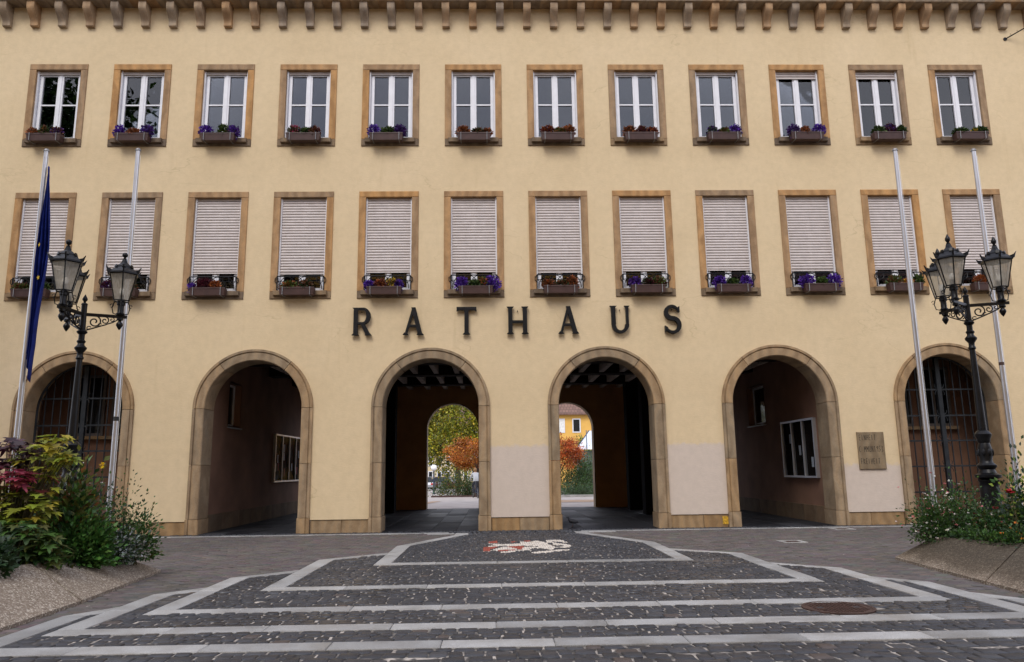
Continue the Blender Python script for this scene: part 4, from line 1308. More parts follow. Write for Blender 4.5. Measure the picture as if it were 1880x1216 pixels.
TOPB = [  # dx, plants: (x, palette, rx, rz, n, name), label
    (-.06, [(-.32, C(ORG, BRN), .13, .10), (-.05, C(GRN, DGR, BRN), .12, .16), (.28, C(PUR2, BRN), .15, .13)], "upper flower box with withered orange and faded purple plants, nearest the left edge"),
    (-.02, [(-.36, C(PUR), .13, .17), (0, C(ORG, BRN), .17, .09), (.34, C(PUR, PUR2), .16, .18)], "upper flower box with purple at both ends and orange between, above the bare left flagpole"),
    (-.02, [(-.33, C(PUR), .17, .17), (.12, C(DGR, GRN), .15, .18), (.38, C(PUR2, PUR), .15, .15)], "upper flower box with bright purple ball and dark green middle, third from left"),
    (-.02, [(-.25, C(PNK, GRN, DGR), .15, .15), (.05, C(DGR, GRN), .12, .11), (.28, C(RED, BRN), .14, .14)], "upper flower box with a pink bloom and dark red leaves, fourth from left"),
    (-.07, [(-.33, C(PUR), .15, .18), (.04, C(DGR, GRN), .17, .12), (.35, C(PUR2), .17, .17)], "upper flower box with violet left, narrow green leaves and dark purple right, fifth from left"),
    (.02, [(-.28, C(ORG, BRN), .17, .14), (.1, C(BRN, DGR), .15, .09), (.33, C(ORG, BRN), .12, .08)], "upper flower box with sparse rust brown plants, left of the facade's centre"),
    (.02, [(-.25, C(ORG, RED), .18, .14), (.05, C(ORG, GRN), .15, .10), (.3, C(ORG, BRN), .15, .15)], "upper flower box full of orange red foliage, right of the facade's centre"),
    (.02, [(-.3, C(ORG, BRN), .16, .13), (.05, C(RED, BRN), .14, .12), (.3, C(ORG, RED), .14, .10)], "upper flower box with brown orange and dark red foliage, fifth from right"),
    (.02, [(-.3, C(PUR2, GRN), .14, .13), (.02, C(BRN, GRN), .14, .08), (.33, C(PUR), .15, .17)], "upper flower box with dull violet left and vivid violet right, fourth from right"),
    (.03, [(-.33, C(PUR2), .16, .17), (-.02, C(ORG, BRN), .11, .12), (.36, C(PUR), .17, .17)], "upper flower box below a half lowered shutter, orange between two purples"),
    (.04, [(-.25, C(DGR, GRN), .16, .12), (.08, C(RED, PUR2), .17, .18), (.34, C(DGR, GRN), .13, .12)], "upper flower box with a tall dark crimson plant, second from right"),
    (.05, [(-.25, C(DGR, GRN), .20, .07), (.12, C(YEL, GRN), .06, .07), (.32, C(DGR, GRN), .16, .11)], "upper flower box of low greenery with one yellow bloom, nearest the right edge")]
MIDB = [
    (-.02, [(-.25, C(BRN, GRN), .2, .10), (.25, C(GRN, DGR), .17, .11)], "lower flower box with thin green and brown plants, behind the blue flag"),
    (-.03, [(-.3, C(RED, PUR2), .16, .14), (.2, C(DGR, BRN), .2, .11)], "lower flower box with crimson leaves, half hidden by the left lantern"),
    (-.04, [(-.42, C(PUR), .07, .08), (-.12, C(RED), .21, .17), (.15, C(ORG), .11, .12)], "lower flower box with dark red leaves and an orange tuft, third from left"),
    (-.03, [(-.2, C(ORG, GRN), .18, .10), (.2, C(DGR, BRN), .18, .12)], "lower flower box with low orange and dark leaves, fourth from left"),
    (-.05, [(-.38, C(PUR), .11, .11), (-.1, C(ORG, RED), .15, .13), (.16, C(YEL, GRN, BRN), .13, .16), (.36, C(PUR2, PUR), .09, .13)], "lower flower box mixing purple ends, russet and yellow green, above the letter R"),
    (.05, [(-.36, C(PUR), .17, .17), (-.02, C(GRN, DGR), .17, .10), (.2, C(GRN, ORG), .09, .15), (.40, C(PUR), .23, .19)], "lower flower box with two large violet mounds, above the letter T"),
    (.0, [(-.3, C(BRN, ORG), .16, .10), (.05, C(DGR, BRN), .16, .09), (.3, C(ORG, BRN), .15, .16)], "lower flower box with tan and rust foliage, above the second letter A"),
    (.02, [(-.32, C(PUR, PUR2), .15, .14), (.02, C(DGR, RED), .15, .12), (.3, C(BRN, GRN), .16, .15)], "lower flower box with violet left and brownish green right, above the letter U"),
    (.0, [(-.33, C(PUR), .15, .15), (.0, C(GRN, DGR), .15, .10), (.34, C(PUR), .14, .16)], "lower flower box with matching violet clumps and short green middle, right of the letter S"),
    (.05, [(-.33, C(PUR), .19, .17), (.05, C(GRN), .12, .12), (.38, C(PUR), .20, .17)], "lower flower box with two wide violet clumps and bright green middle, third from right"),
    (.03, [(-.25, C(BRN, GRN), .2, .13), (.1, C(ORG, YEL), .14, .07), (.36, C(DGR, GRN), .14, .14)], "lower flower box with brown green plants, behind the right inner flagpole"),
    (.02, [(-.2, C(ORG), .18, .14), (.2, C(BRN, GRN), .18, .10)], "lower flower box with orange tufts, behind the right lanterns")]
for row, (zb, lst) in enumerate(((HT0 + .05, TOPB), (HM0 + .045, MIDB))):
    for i, (dx, pl, lab) in enumerate(lst):
        b_ = thing("flower_box", lab, "flower box", (XW[i] + dx, 0, zb), 0, "flower boxes on the window sills")
        obj("trough", BX, b_); obj("soil", BS, b_)
        for s in (-1, 1): obj("bracket", BR, b_, (s * .34, 0, 0))
        # sparse leaves along the whole trough
        n = 50
        pos = np.stack([rng.uniform(-.4, .4, n), rng.uniform(-.28, -.13, n), rng.uniform(.16, .24, n)], 1)
        obj("low_leaves", leaf_mesh("low_leaves", T_SIMPLE, pos, rng.normal(0, 1, (n, 3)) + [0, -.3, .8], rng.uniform(.03, .06, n), pick_cols(C(DGR, GRN, BRN), n, .3), M['leaf'], 1), b_)
        for (px, pal, rx, rz) in pl:
            fl = PUR in [p[1] for p in pal] or PUR2 in [p[1] for p in pal] or YEL in [p[1] for p in pal]
            clump(b_, "flower_clump", px, .20 + rz * .35, rx, rz, pal, int(220 + 1300 * rx), .056 if fl else .072, fl)
            if fl:
                clump(b_, "trailing_blooms", px, .14, rx * .8, .13, pal, int(40 + 200 * rx), .04, True)

# ------------------------------------------------------------------ iron gates
def gate(xa, label):
    t = thing("iron_gate", label, "gate", (xa, .48, 0))
    ri = RI - .02
    n = 12
    step = 2 * ri / n
    for i in range(1, n):
        x_ = -ri + i * step
        zt = HS + math.sqrt(max(0, ri * ri - x_ * x_)) - .01
        if i == n // 2: continue
        MB().box(x_ - .011, x_ + .011, -.011, .011, .06, zt).build("bar", M['gateiron'], t)
    for z in (.12, .74, 1.38, 2.02, 2.66, 3.33):
        xx = ri if z <= HS else math.sqrt(ri * ri - (z - HS) ** 2)
        MB().box(-xx + .005, xx - .005, -.02, -.0115, z - .02, z + .02).build("rail", M['gateiron'], t)
    MB().box(-.055, .055, -.05, .03, .02, HS + ri - .02).build("centre_post", M['gateiron'], t)
    mb = MB()
    N = 30
    pts = [(-ri, 0, .02), (-ri, 0, HS)] + [(-ri * math.cos(a), 0, HS + ri * math.sin(a)) for a in np.linspace(0, math.pi, N)] + [(ri, 0, .02)]
    mb.tube(pts, .028, 6)
    mb.build("frame", M['gateiron'], t)
    for z in (.74, 1.38, 2.02, 2.66, 3.33):
        mb = MB()
        for sx in (-1, 1):
            for sz in (-1, 1):
                mb.tube([(sx * .05, -.03, z + sz * .02), (sx * .10, -.035, z + sz * .05), (sx * .13, -.04, z + sz * .11), (sx * .11, -.04, z + sz * .14)], .009, 5)
                xx = (ri if z <= HS else math.sqrt(ri * ri - (z - HS) ** 2)) - .02
                mb.tube([(sx * xx, -.03, z + sz * .02), (sx * (xx - .05), -.035, z + sz * .06), (sx * (xx - .06), -.04, z + sz * .13)], .008, 5)
        mb.build("scroll", M['gateiron'], t)
gate(XA[0], "grey iron bar gate closing the leftmost arch")
gate(XA[5], "grey iron bar gate closing the rightmost arch beside the plaque")

# ------------------------------------------------------------------ notice boards in the passage
def board(X, s, y0, y1_, label):
    t = thing("notice_case", label, "notice board", (X, 0, 1.12))
    H = 1.55
    x0_, x1_ = sorted((0, -s * .09))
    fr = MB(); fr.box(x0_, x1_, y0, y1_, 0, .05); fr.box(x0_, x1_, y0, y1_, H - .05, H); fr.box(x0_, x1_, y0, y0 + .05, .05, H - .05); fr.box(x0_, x1_, y1_ - .05, y1_, .05, H - .05)
    fr.build("frame", M['alu'], t)
    n = 3 if s > 0 else 4
    for i in range(1, n):
        yy_ = y0 + (y1_ - y0) * i / n
        MB().box(x0_ - .002, x1_ + .002, yy_ - .02, yy_ + .02, .05, H - .05).build("mullion", M['alu'], t)
    for i in range(n):
        ya_, yb_ = y0 + (y1_ - y0) * i / n + .03, y0 + (y1_ - y0) * (i + 1) / n - .03
        MB().quad((-s * .06, ya_, .05), (-s * .06, yb_, .05), (-s * .06, yb_, H - .05), (-s * .06, ya_, H - .05)).build("pane", M['caseglass'], t)
        for k in range(3):
            yc_ = random.uniform(ya_ + .15, yb_ - .15); zc_ = random.uniform(.3, 1.2)
            if s < 0 or k == 0:
                MB().quad((-s * (.014 + .001 * k), yc_ - .07, zc_ - .13), (-s * (.014 + .001 * k), yc_ + .07, zc_ - .13), (-s * (.014 + .001 * k), yc_ + .07, zc_ + .13), (-s * (.014 + .001 * k), yc_ - .07, zc_ + .13)).build("notice_sheet", M['curtain'] if k == 1 else (M['redtrim'] if k else M['pavwhite']), t)
    MB().box(*sorted((-s * .002, -s * .012)), y0 + .05, y1_ - .05, .05, H - .05).build("back_panel", M['timber'], t)
board(-7.75, -1, 6.0, 9.4, "long glazed notice case on the passage wall in the second arch from left")
board(7.75, 1, .78, 3.0, "glazed notice case with metal frame on the passage wall in the second arch from right")

# ------------------------------------------------------------------ flagpoles and flag
def flagpole(x, y, h, label, tape=False, sticker=False):
    t = thing("flagpole", label, "flagpole", (x, y, 0), 0, "flagpoles before the town hall")
    MB().lathe([(.050, 0), (.046, 2.5), (.040, h - .03), (.040, h)], n=20).build("pole", M['alu'], t, smooth=True)
    MB().lathe([(.052, h + .0005), (.052, h + .02), (.035, h + .05), (.001, h + .055)], n=20, closed=False).build("cap", M['galv'], t, smooth=True)
    MB().lathe([(.12, 0), (.12, .05), (.08, .06), (.08, .22)], n=20).build("socket", M['galv'], t, smooth=True)
    if tape: MB().lathe([(.0485, 2.42), (.0485, 2.5)], n=20, closed=False).build("tape_band", M['tape'], t)
    if sticker:
        MB().lathe([(.0465, 3.3), (.0465, 3.36)], n=20, closed=False).build("sticker", M['trough'], t)
    MB().tube([(.062, -.01, 1.2), (.055, -.01, h - .1)], .004, 5).tube([(.06, -.01, 1.2), (.05, -.03, 1.22)], .012, 5).build("halyard", M['curtain'], t)
    return t
flagpole(-9.42, -4.5, 7.74, "outer left aluminium flagpole carrying the blue flag")
flagpole(-7.63, -4.5, 7.75, "bare inner left aluminium flagpole with black tape band", tape=True)
flagpole(7.58, -4.5, 7.71, "bare inner right aluminium flagpole before the plaque side")
flagpole(9.20, -4.5, 7.70, "outer right aluminium flagpole behind the right lanterns", sticker=True)
ft = thing("flag", "limp dark blue flag with gold stars hanging along the outer left flagpole", "flag", (-9.42, -4.5, 0))
NZ, NX = 60, 36
V, F = [], []
for iz in range(NZ + 1):
    t = iz / NZ; z = 7.42 - 3.72 * t
    wd = .03 + .12 * min(1, t * 2.4) + .045 * math.sin(t * 5)
    if t > .9: wd *= 1 - (t - .9) * 3.5
    for ix in range(NX + 1):
        u = ix / NX
        ph = 3.0 * math.sin(t * 2.1) + .6 * t
        x_ = .075 + wd * (.95 * u + .10 * math.sin(u * 19 + ph))
        y_ = -.03 + .075 * min(1, t * 3 + .15) * math.sin(u * 21 + ph * 1.4) + .03 * math.sin(t * 9 + u * 4)
        zz_ = z - (.25 * u if t > .05 else 0) * t - .30 * max(0, t - .93) / .07 * u * u
        V.append((x_, y_, zz_))
for iz in range(NZ):
    for ix in range(NX):
        a = iz * (NX + 1) + ix; F.append((a, a + 1, a + NX + 2, a + NX + 1))
fl_ = MB().add(V, F).build("cloth", M['flag'], ft, smooth=True)
so = fl_.modifiers.new("thick", 'SOLIDIFY'); so.thickness = .004
def star(cx_, cy_, cz_, r, rot, keep_=5):
    pts = []
    for i in range(10):
        a = R_(90 + 36 * i + rot); rr = r if i % 2 == 0 else r * .42
        pts.append((cx_ + rr * math.cos(a) * .6, cz_ + rr * math.sin(a)))
    mb = MB(); n = 10
    mb.add([(x_, cy_, z_) for x_, z_ in pts] + [(x_, cy_ + .004, z_) for x_, z_ in pts], [tuple(range(n)), tuple(range(2 * n - 1, n - 1, -1))] + [(i, (i + 1) % n, n + (i + 1) % n, n + i) for i in range(n)])
    return mb
for (sx_, sz_) in ((.11, 5.80), (.15, 5.15)):
    star(sx_, -.098, sz_, .05, 12).build("gold_star", M['gold'], ft)

# ------------------------------------------------------------------ candelabra lamps
def scroll_pts(cx_, cz_, r0, turns, a0, sgn, n=26):
    out = []
    for i in range(n):
        t = i / (n - 1); a = a0 + sgn * turns * 2 * math.pi * t; r = r0 * (1 - .8 * t)
        out.append((cx_ + r * math.cos(a), 0, cz_ + r * math.sin(a)))
    return out
def lantern_parts(parent, origin, ang, pointed):
    """hexagonal lantern, origin at arm end on top of the arm"""
    base = Matrix.Translation(Vector(origin)) @ Matrix.Rotation(ang, 4, 'Z') @ Matrix.Scale(.84, 4)
    def ring(r, z): return [(r * math.cos(R_(60 * i + 30)), r * math.sin(R_(60 * i + 30)), z) for i in range(6)]
    rb, rt, zb, zt = .155, .285, .30, .86
    hd = MB()
    hd.lathe([(.075, 0), (.085, .03), (.06, .06), (.06, .2), (.08, .22), (.075, .30), (.05, .31)], n=10)
    for i in range(6):
        a = R_(60 * i + 30)
        if i % 2 == 0:
            c, s_ = math.cos(a), math.sin(a)
            hd.tube([(c * .07, s_ * .07, .02), (c * .16, s_ * .16, .05), (c * .19, s_ * .19, .17), (c * .15, s_ * .15, .29)], .011, 5)
            hd.tube([(c * (.2 + .035 * math.cos(t)), s_ * (.2 + .035 * math.cos(t)), .215 + .035 * math.sin(t)) for t in np.linspace(0, 5.4, 10)], .008, 4)
    hd.xf(base)
    holder = hd.build("lantern_holder", M['iron'], parent, smooth=True)
    fr = MB()
    lo, hi = ring(rb, zb), ring(rt, zt)
    for i in range(6):
        j = (i + 1) % 6
        fr.tube([lo[i], hi[i]], .013, 5); fr.tube([lo[i], lo[j]], .014, 5); fr.tube([hi[i], hi[j]], .02, 5)
    fr.xf(base).build("lantern_frame", M['iron'], holder)
    for i in range(6):
        j = (i + 1) % 6
        e = lambda p, k: (p[0] * k, p[1] * k, p[2])
        MB().quad(e(lo[i], .985), e(lo[j], .985), e(hi[j], .985), e(hi[i], .985)).xf(base).build("lamp_pane", M['lampglass'], holder)
    rf = MB()
    r1, r2, r3, r4 = ring(.315, zt + .0), ring(.31, zt + .03), ring(.165, zt + .145), ring(.16, zt + .175)
    r5, r6 = ring(.07, zt + .25), ring(.045, zt + .33)
    rs = [r1, r2, r3, r4, r5, r6]
    V = [p for q in rs for p in q]; F = []
    for k in range(5):
        for i in range(6):
            j = (i + 1) % 6; F.append((k * 6 + i, k * 6 + j, k * 6 + 6 + j, k * 6 + 6 + i))
    F.append((30, 31, 32, 33, 34, 35)); F.append((5, 4, 3, 2, 1, 0))
    rf.add(V, F)
    for i in range(6):
        c, s_ = math.cos(R_(60 * i + 30)), math.sin(R_(60 * i + 30))
        pts = [(.27, .0), (.335, .02), (.375, .14), (.33, .09), (.25, .07)]
        n = len(pts)
        rf.add([(c * r - s_ * o, s_ * r + c * o, zt + z) for o in (-.012, .012) for r, z in pts], [tuple(range(n)), tuple(range(2 * n - 1, n - 1, -1))] + [(k, (k + 1) % n, n + (k + 1) % n, n + k) for k in range(n)])
        rf.add([(c * r - s_ * o, s_ * r + c * o, zt + z) for o in (-.035, .035) for r, z in ((.155, .12), (.19, .14), (.17, .2))], [(0, 1, 2), (5, 4, 3), (0, 3, 4, 1), (1, 4, 5, 2), (2, 5, 3, 0)])
    rf.xf(base).build("lantern_roof", M['iron'], holder)
    fi = MB()
    if pointed: fi.lathe([(.03, .33), (.04, .345), (.02, .36), (.05, .41), (.052, .44), (.03, .49), (.005, .54)], (0, 0, zt), 12)
    else:
        fi.lathe([(.03, .33), (.04, .345), (.02, .36), (.02, .375)], (0, 0, zt), 12); fi.ball((0, 0, zt + .425), .056)
    fi.xf(base).build("finial", M['iron'], holder, smooth=True)
    bl = MB().lathe([(.045, .30), (.045, .42), (.04, .43)], n=12).xf(base).build("bulb_socket", M['iron'], holder)
    MB().ball((0, 0, .50), .062, 12, 8, (1, 1, 1.3)).xf(base).build("bulb", M['bulb'], holder, smooth=True)
def candelabra(x, y, angs, r, zarm, label, pointed):
    t = thing("street_lamp", label, "street lamp", (x, y, 0), 0, "three armed lamps in the planters")
    base = MB().lathe([(.21, 0), (.21, .12), (.18, .16), (.17, .3), (.145, 1.05), (.145, 1.13), (.16, 1.15), (.16, 1.17)], n=20).build("base", M['iron'], t, smooth=True)
    op = [(.13, 1.171), (.235, 1.21), (.24, 1.25), (.16, 1.285), (.135, 1.34), (.175, 1.38), (.18, 1.41), (.125, 1.45), (.11, 1.5), (.14, 1.6), (.12, 1.72), (.10, 1.78),
          (.12, 1.81), (.12, 1.84), (.15, 1.90), (.155, 1.93), (.11, 1.98), (.075, 2.0)]
    orn = MB().lathe([(r0 * .84, z0) for r0, z0 in op], n=20)
    for i in range(8):
        a = 2 * math.pi * i / 8
        orn.ball((.104 * math.cos(a), .104 * math.sin(a), 1.62), .03, 6, 5, (1, 1, 2.2))
    orn.build("base_ornament", M['iron'], t, smooth=True)
    zz = zarm
    MB().lathe([(.070, 2.001), (.045, zz - .78)], n=20).build("shaft", M['iron'], t, smooth=True)
    hp = [(.045, -.779), (.062, -.76), (.062, -.74), (.048, -.72), (.048, -.66), (.092, -.60), (.096, -.575), (.056, -.53), (.052, -.50), (.068, -.48), (.068, -.46), (.048, -.44),
          (.048, -.35), (.080, -.32), (.084, -.30), (.052, -.27), (.048, -.2), (.046, .05), (.046, .16), (.055, .17), (.04, .19), (.018, .205), (.018, .215), (.042, .25), (.040, .275), (.005, .345)]
    MB().lathe([(r0, zz + z0) for r0, z0 in hp], n=16).build("head", M['iron'], t, smooth=True)
    for a in angs:
        A = R_(a)
        rot = Matrix.Rotation(A, 4, 'Z') @ Matrix.Translation((0, 0, zz))
        mb = MB()
        mb.box(.03, r + .11, -.022, .022, -.025, .025)
        mb.tube(scroll_pts(.17, -.115, .105, 1.4, 1.57, -1), .012, 5)
        mb.tube(scroll_pts(.325, -.085, .066, 1.2, 1.57, -1), .010, 5)
        mb.tube(scroll_pts(.43, -.062, .042, 1.1, 1.57, -1), .008, 5)
        mb.tube([(.055, 0, -.27), (.12, 0, -.245), (.22, 0, -.205), (.33, 0, -.16), (.45, 0, -.105), (.52, 0, -.055), (.535, 0, -.02)], .012, 5)
        mb.tube(scroll_pts(.555, -.06, .035, .9, 2.6, -1), .009, 5)
        mb.tube(scroll_pts(.09, -.235, .04, .9, .5, 1), .009, 5)
        mb.tube(scroll_pts(.25, -.17, .035, .9, .5, 1), .008, 5)
        mb.lathe([(.05, -.025), (.05, -.06), (.02, -.075), (.05, -.12), (.056, -.15), (.03, -.2), (.004, -.235)], (r, 0, 0), 12)
        mb.xf(rot).build("arm", M['iron'], t, smooth=True)
        lantern_parts(t, (r * math.cos(A), r * math.sin(A), zz + .025), A, pointed)
candelabra(-7.58, -6.0, (24.8, 144.8, 264.8), .55, 4.13, "black iron street lamp with three ball topped lanterns in the left planter", False)
candelabra(7.68, -6.0, (219, 339, 99), .53, 4.16, "black iron street lamp with three lanterns with pointed finials in the right planter", True)

# ------------------------------------------------------------------ planters
def planter(label, bot, top, stain):
    t = thing("planter", label, "planter")
    n = len(bot)
    for i in range(n):
        j = (i + 1) % n
        a, b, c, d = Vector(bot[i]), Vector(bot[j]), Vector(top[j]), Vector(top[i])
        a.z = b.z = .035
        e = (b - a).normalized() * .014
        a, b, c, d = a + e, b - e, c - e, d + e
        inn = Vector((sum(p[0] for p in top) / n, sum(p[1] for p in top) / n, 0))
        def inw(p): 
            v_ = inn - p; v_.z = 0; v_.normalize(); return p + v_ * .07
        c2, d2 = inw(c), inw(d)
        # subdivide panel for a slightly hollow face
        mb = MB(); NS = 8; NT = 6
        V = []
        for it in range(NT + 1):
            tt = it / NT
            for is_ in range(NS + 1):
                s_ = is_ / NS
                p = (a.lerp(b, s_)).lerp(d.lerp(c, s_), tt)
                p = p + Vector((0, 0, 0))
                V.append(tuple(p))
        F = [(r * (NS + 1) + q, r * (NS + 1) + q + 1, (r + 1) * (NS + 1) + q + 1, (r + 1) * (NS + 1) + q) for r in range(NT) for q in range(NS)]
        mb.add(V, F)
        mb.quad(d, c, c2, d2)
        mb.quad(Vector((a.x, a.y, -.05)), Vector((b.x, b.y, -.05)), b, a)      # short upright foot
        mb.quad(d2, c2, c2 - Vector((0, 0, .2)), d2 - Vector((0, 0, .2)))
        # closed ends
        mb.add([(a.x, a.y, -.05), a, d, d2, (d2.x, d2.y, -.05)], [(0, 1, 2, 3, 4)]); mb.add([(b.x, b.y, -.05), (c2.x, c2.y, -.05), c2, c, b], [(0, 1, 2, 3, 4)])
        o = mb.build("panel", M['aggregate'], t); o.color = (1, 1, 1, stain)
    z_ = min(p[2] for p in top) - .03
    MB().add([(p[0], p[1], z_) for p in top], [tuple(range(n))]).build("soil_bed", M['soil'], t)
    return t
LB = [(-5.20, -13.6, -.02), (-5.36, -9.55, -.02), (-5.62, -6.85, -.02), (-8.9, -5.3, -.02), (-14.0, -5.2, -.02), (-14.0, -13.6, -.02)]
LT = [(-6.85, -13.2, .44), (-6.05, -9.38, .43), (-6.05, -7.25, .28), (-8.95, -5.85, .30), (-13.5, -5.7, .3), (-13.5, -13.2, .44)]
planter("pale pebbly concrete planter with sloping sides at the left, full of mixed shrubs", LB, LT, 0.15)
RB = [(5.10, -13.6, -.02), (14.0, -13.6, -.02), (14.0, -5.2, -.02), (8.9, -5.3, -.02), (5.56, -6.75, -.02), (5.33, -9.29, -.02)]
RT = [(5.95, -13.2, .44), (13.5, -13.2, .44), (13.5, -5.7, .36), (8.95, -5.85, .36), (6.02, -7.12, .37), (6.22, -8.72, .40)]
planter("dark stained pebbly concrete planter at the right with flowers spilling over", RB, RT, 1.0)

# ------------------------------------------------------------------ planting
def stems_mb(base, tips, r=.009):
    mb = MB()
    for tp in tips:
        b_ = Vector(base) + Vector((random.uniform(-.08, .08), random.uniform(-.08, .08), 0)); tp = Vector(tp)
        mid = b_.lerp(tp, .55) + Vector((random.uniform(-.05, .05), random.uniform(-.05, .05), .08))
        mb.tube([b_, mid, tp], [r, r * .75, r * .4], 5)
    return mb
def bush(name, label, c, rad, n, pal, size, tm=T_SIMPLE, mat='leaf', group=None, flowers=None, nst=10, cat="shrub", rollv=.9, droop=0.0):
    """c = (x, y, ground z), rad = (rx, ry, h)"""
    t = thing(name, label, cat, c, 0, group)
    # clump centres inside the volume
    k = max(5, nst)
    cc = rng.normal(0, 1, (k, 3)); cc /= np.linalg.norm(cc, axis=1, keepdims=True); cc *= rng.uniform(.45, .95, (k, 1))
    cc[:, 2] = np.abs(cc[:, 2])
    which = rng.integers(0, k, n)
    off = rng.normal(0, .27, (n, 3))
    p = cc[which] + off
    p[:, 2] = np.abs(p[:, 2])
    pos = p * np.array([rad[0], rad[1], rad[2]])
    dirs = off + p * .5 + rng.normal(0, .25, (n, 3)); dirs[:, 2] += .15 - droop
    cols = pick_cols(pal, n, .25) * rng.uniform(.65, 1.3, k)[which][:, None]
    obj("foliage", leaf_mesh("foliage", tm, pos, dirs, rng.uniform(.65, 1.3, n) * size, cols, M[mat], rollv), t)
    tips = [tuple(cc[i] * np.array(rad) * 1.0) for i in range(k)]
    stems_mb((0, 0, -.05), tips).build("stems", M['stem'], t)
    if flowers:
        for (fname, fn, fcol, fs, petals) in flowers:
            w2 = rng.integers(0, k, fn)
            q = cc[w2] + rng.normal(0, .30, (fn, 3)); q[:, 2] = np.abs(q[:, 2]); q *= 1.06
            ctr = q * np.array(rad)
            P_, D_ = [], []
            for c0 in ctr:
                for _ in range(petals):
                    d = rng.normal(0, 1, 3); d[2] = abs(d[2]) * .6; P_.append(c0); D_.append(d)
            P_ = np.array(P_); D_ = np.array(D_)
            stuff(obj(fname, leaf_mesh(fname, T_PETAL, P_, D_, rng.uniform(.8, 1.2, len(P_)) * fs, pick_cols(fcol, len(P_), .15), M['petal'], 1.0), t))
    return t
LG, YG, DG, MG = (0.26, 0.32, 0.03), (0.36, 0.36, 0.035), (0.026, 0.062, 0.016), (0.062, 0.135, 0.025)
OLV, PURL, PINKL, REDL, GREYG, SILV = (0.085, 0.085, 0.018), (0.045, 0.012, 0.022), (0.34, 0.05, 0.085), (0.20, 0.035, 0.035), (0.05, 0.075, 0.06), (0.40, 0.43, 0.40)

# big lobed-leaf shrub, each leaf an object of its own
def leaf_tmpl_mesh(name, colr):
    v, f = T_LOBED
    return col_mesh(name, v, f, np.array([colr] * len(v)) * (1 - .25 * np.linspace(1, 0, len(v)))[:, None], M['leaf'])
def lobed_shrub(label, c, zones, size):
    t = thing("shrub", label, "shrub", c)
    cache = {}
    tips = []
    for (zc, zr, n, pal) in zones:
        for i in range(n):
            d = rng.normal(0, 1, 3); d /= np.linalg.norm(d); d *= rng.uniform(.5, 1.0) ** .5
            p = np.array(zc) + d * np.array(zr)
            ci = rng.choice(len(pal)); key = (pal[ci])
            vi = rng.integers(0, 3)
            if (key, vi) not in cache: cache[(key, vi)] = leaf_tmpl_mesh("leaf", tuple(np.clip(np.array(key) * rng.uniform(.75, 1.3) * (1 + rng.normal(0, .08, 3)), .003, 1)))
            o = obj("leaf", cache[(key, vi)], t, tuple(p))
            dr = Vector((d[0] * .8 + rng.normal(0, .25), d[1] * .8 - .35 + rng.normal(0, .25), .15 - rng.uniform(0, .7)))
            q = dr.to_track_quat('Y', 'Z'); o.rotation_mode = 'QUATERNION'; o.rotation_quaternion = q
            s_ = size * rng.uniform(.65, 1.25); o.scale = (s_, s_, s_)
            if i % 5 == 0: tips.append(tuple(p))
    stems_mb((zones[0][0][0], zones[0][0][1], -.1), tips, .012).build("stems", M['stem'], t)
    return t
lobed_shrub("tall lobed leaf shrub, purple, pink and yellow green, at the far left", (-6.6, -8.8, .3),
            [((-.25, .05, 1.42), (.34, .30, .22), 110, [PURL, PURL, (0.07, 0.02, 0.03)]), ((.12, .1, 1.36), (.32, .30, .22), 90, [YG, LG, LG, YG]),
             ((.30, .12, 1.62), (.14, .15, .07), 22, [LG, YG]), ((.40, .12, 1.38), (.16, .15, .06), 26, [LG, YG]),
             ((-.06, -.28, 1.12), (.30, .15, .13), 85, [PINKL, PINKL, (0.42, 0.09, 0.12), REDL]), ((.05, .05, 1.05), (.34, .25, .18), 50, [YG, LG, REDL]),
             ((.12, -.15, .75), (.36, .25, .24), 130, [YG, LG, LG, OLV]), ((-.3, -.05, .75), (.3, .3, .3), 60, [OLV, DG, LG])], .125)
lobed_shrub("dark green lobed leaf shrub drooping over the left planter rim", (-6.3, -9.25, .3),
            [((.0, 0, .36), (.36, .25, .26), 150, [DG, MG, (0.04, 0.08, 0.02), OLV]), ((.30, .0, .22), (.18, .16, .28), 60, [OLV, MG, (0.08, 0.10, 0.02)]), ((-.35, -.1, .4), (.3, .25, .3), 60, [DG, MG])], .135)
bush("shrub", "dark green shrub at the very left edge of the left planter", (-6.25, -10.0, .35), (.28, .35, .36), 700, [(3, DG), (2, (0.035, 0.085, 0.03))], .085, T_LOBED)
bush("shrub", "bronze green shrub with narrow leaves in front of the left lamp base", (-6.42, -8.2, .3), (.42, .35, 1.0), 3200, [(3, (0.11, 0.12, 0.022)), (2, MG), (1, (0.15, 0.07, 0.02)), (1, DG)], .095)
bush("shrub", "fresh green bush in the middle of the left planter", (-6.18, -8.3, .28), (.44, .35, .62), 4200, [(3, (0.045, 0.13, 0.025)), (2, MG), (1, DG), (1, (0.08, 0.19, 0.035))], .075)
bush("shrub", "silver leaved plant near the left planter corner", (-5.98, -7.65, .24), (.34, .30, .46), 2200, [(3, GREYG), (2, SILV), (2, DG), (2, MG)], .05,
     flowers=[("white_leaves", 60, [(1, SILV)], .05, 3)])
bush("shrub", "loose grey green rose bush with tiny white flowers in front of the left gate", (-6.33, -7.45, .3), (.48, .3, .95), 3000, [(3, DG), (2, GREYG), (2, MG)], .045, nst=22,
     flowers=[("white_blooms", 60, [(1, (0.6, 0.58, 0.5))], .02, 4), ("yellow_blooms", 5, [(1, YEL)], .03, 6)])
bush("shrub", "green bush at the right end of the left planter", (-5.84, -7.35, .22), (.30, .25, .72), 1500, [(3, (0.035, 0.10, 0.02)), (2, MG), (1, DG), (1, OLV)], .055, nst=14)
bush("shrub", "thin leafy spray leaning right before the cream pier", (-5.95, -7.35, .62), (.30, .2, .62), 300, [(3, DG), (2, MG)], .05, nst=9)
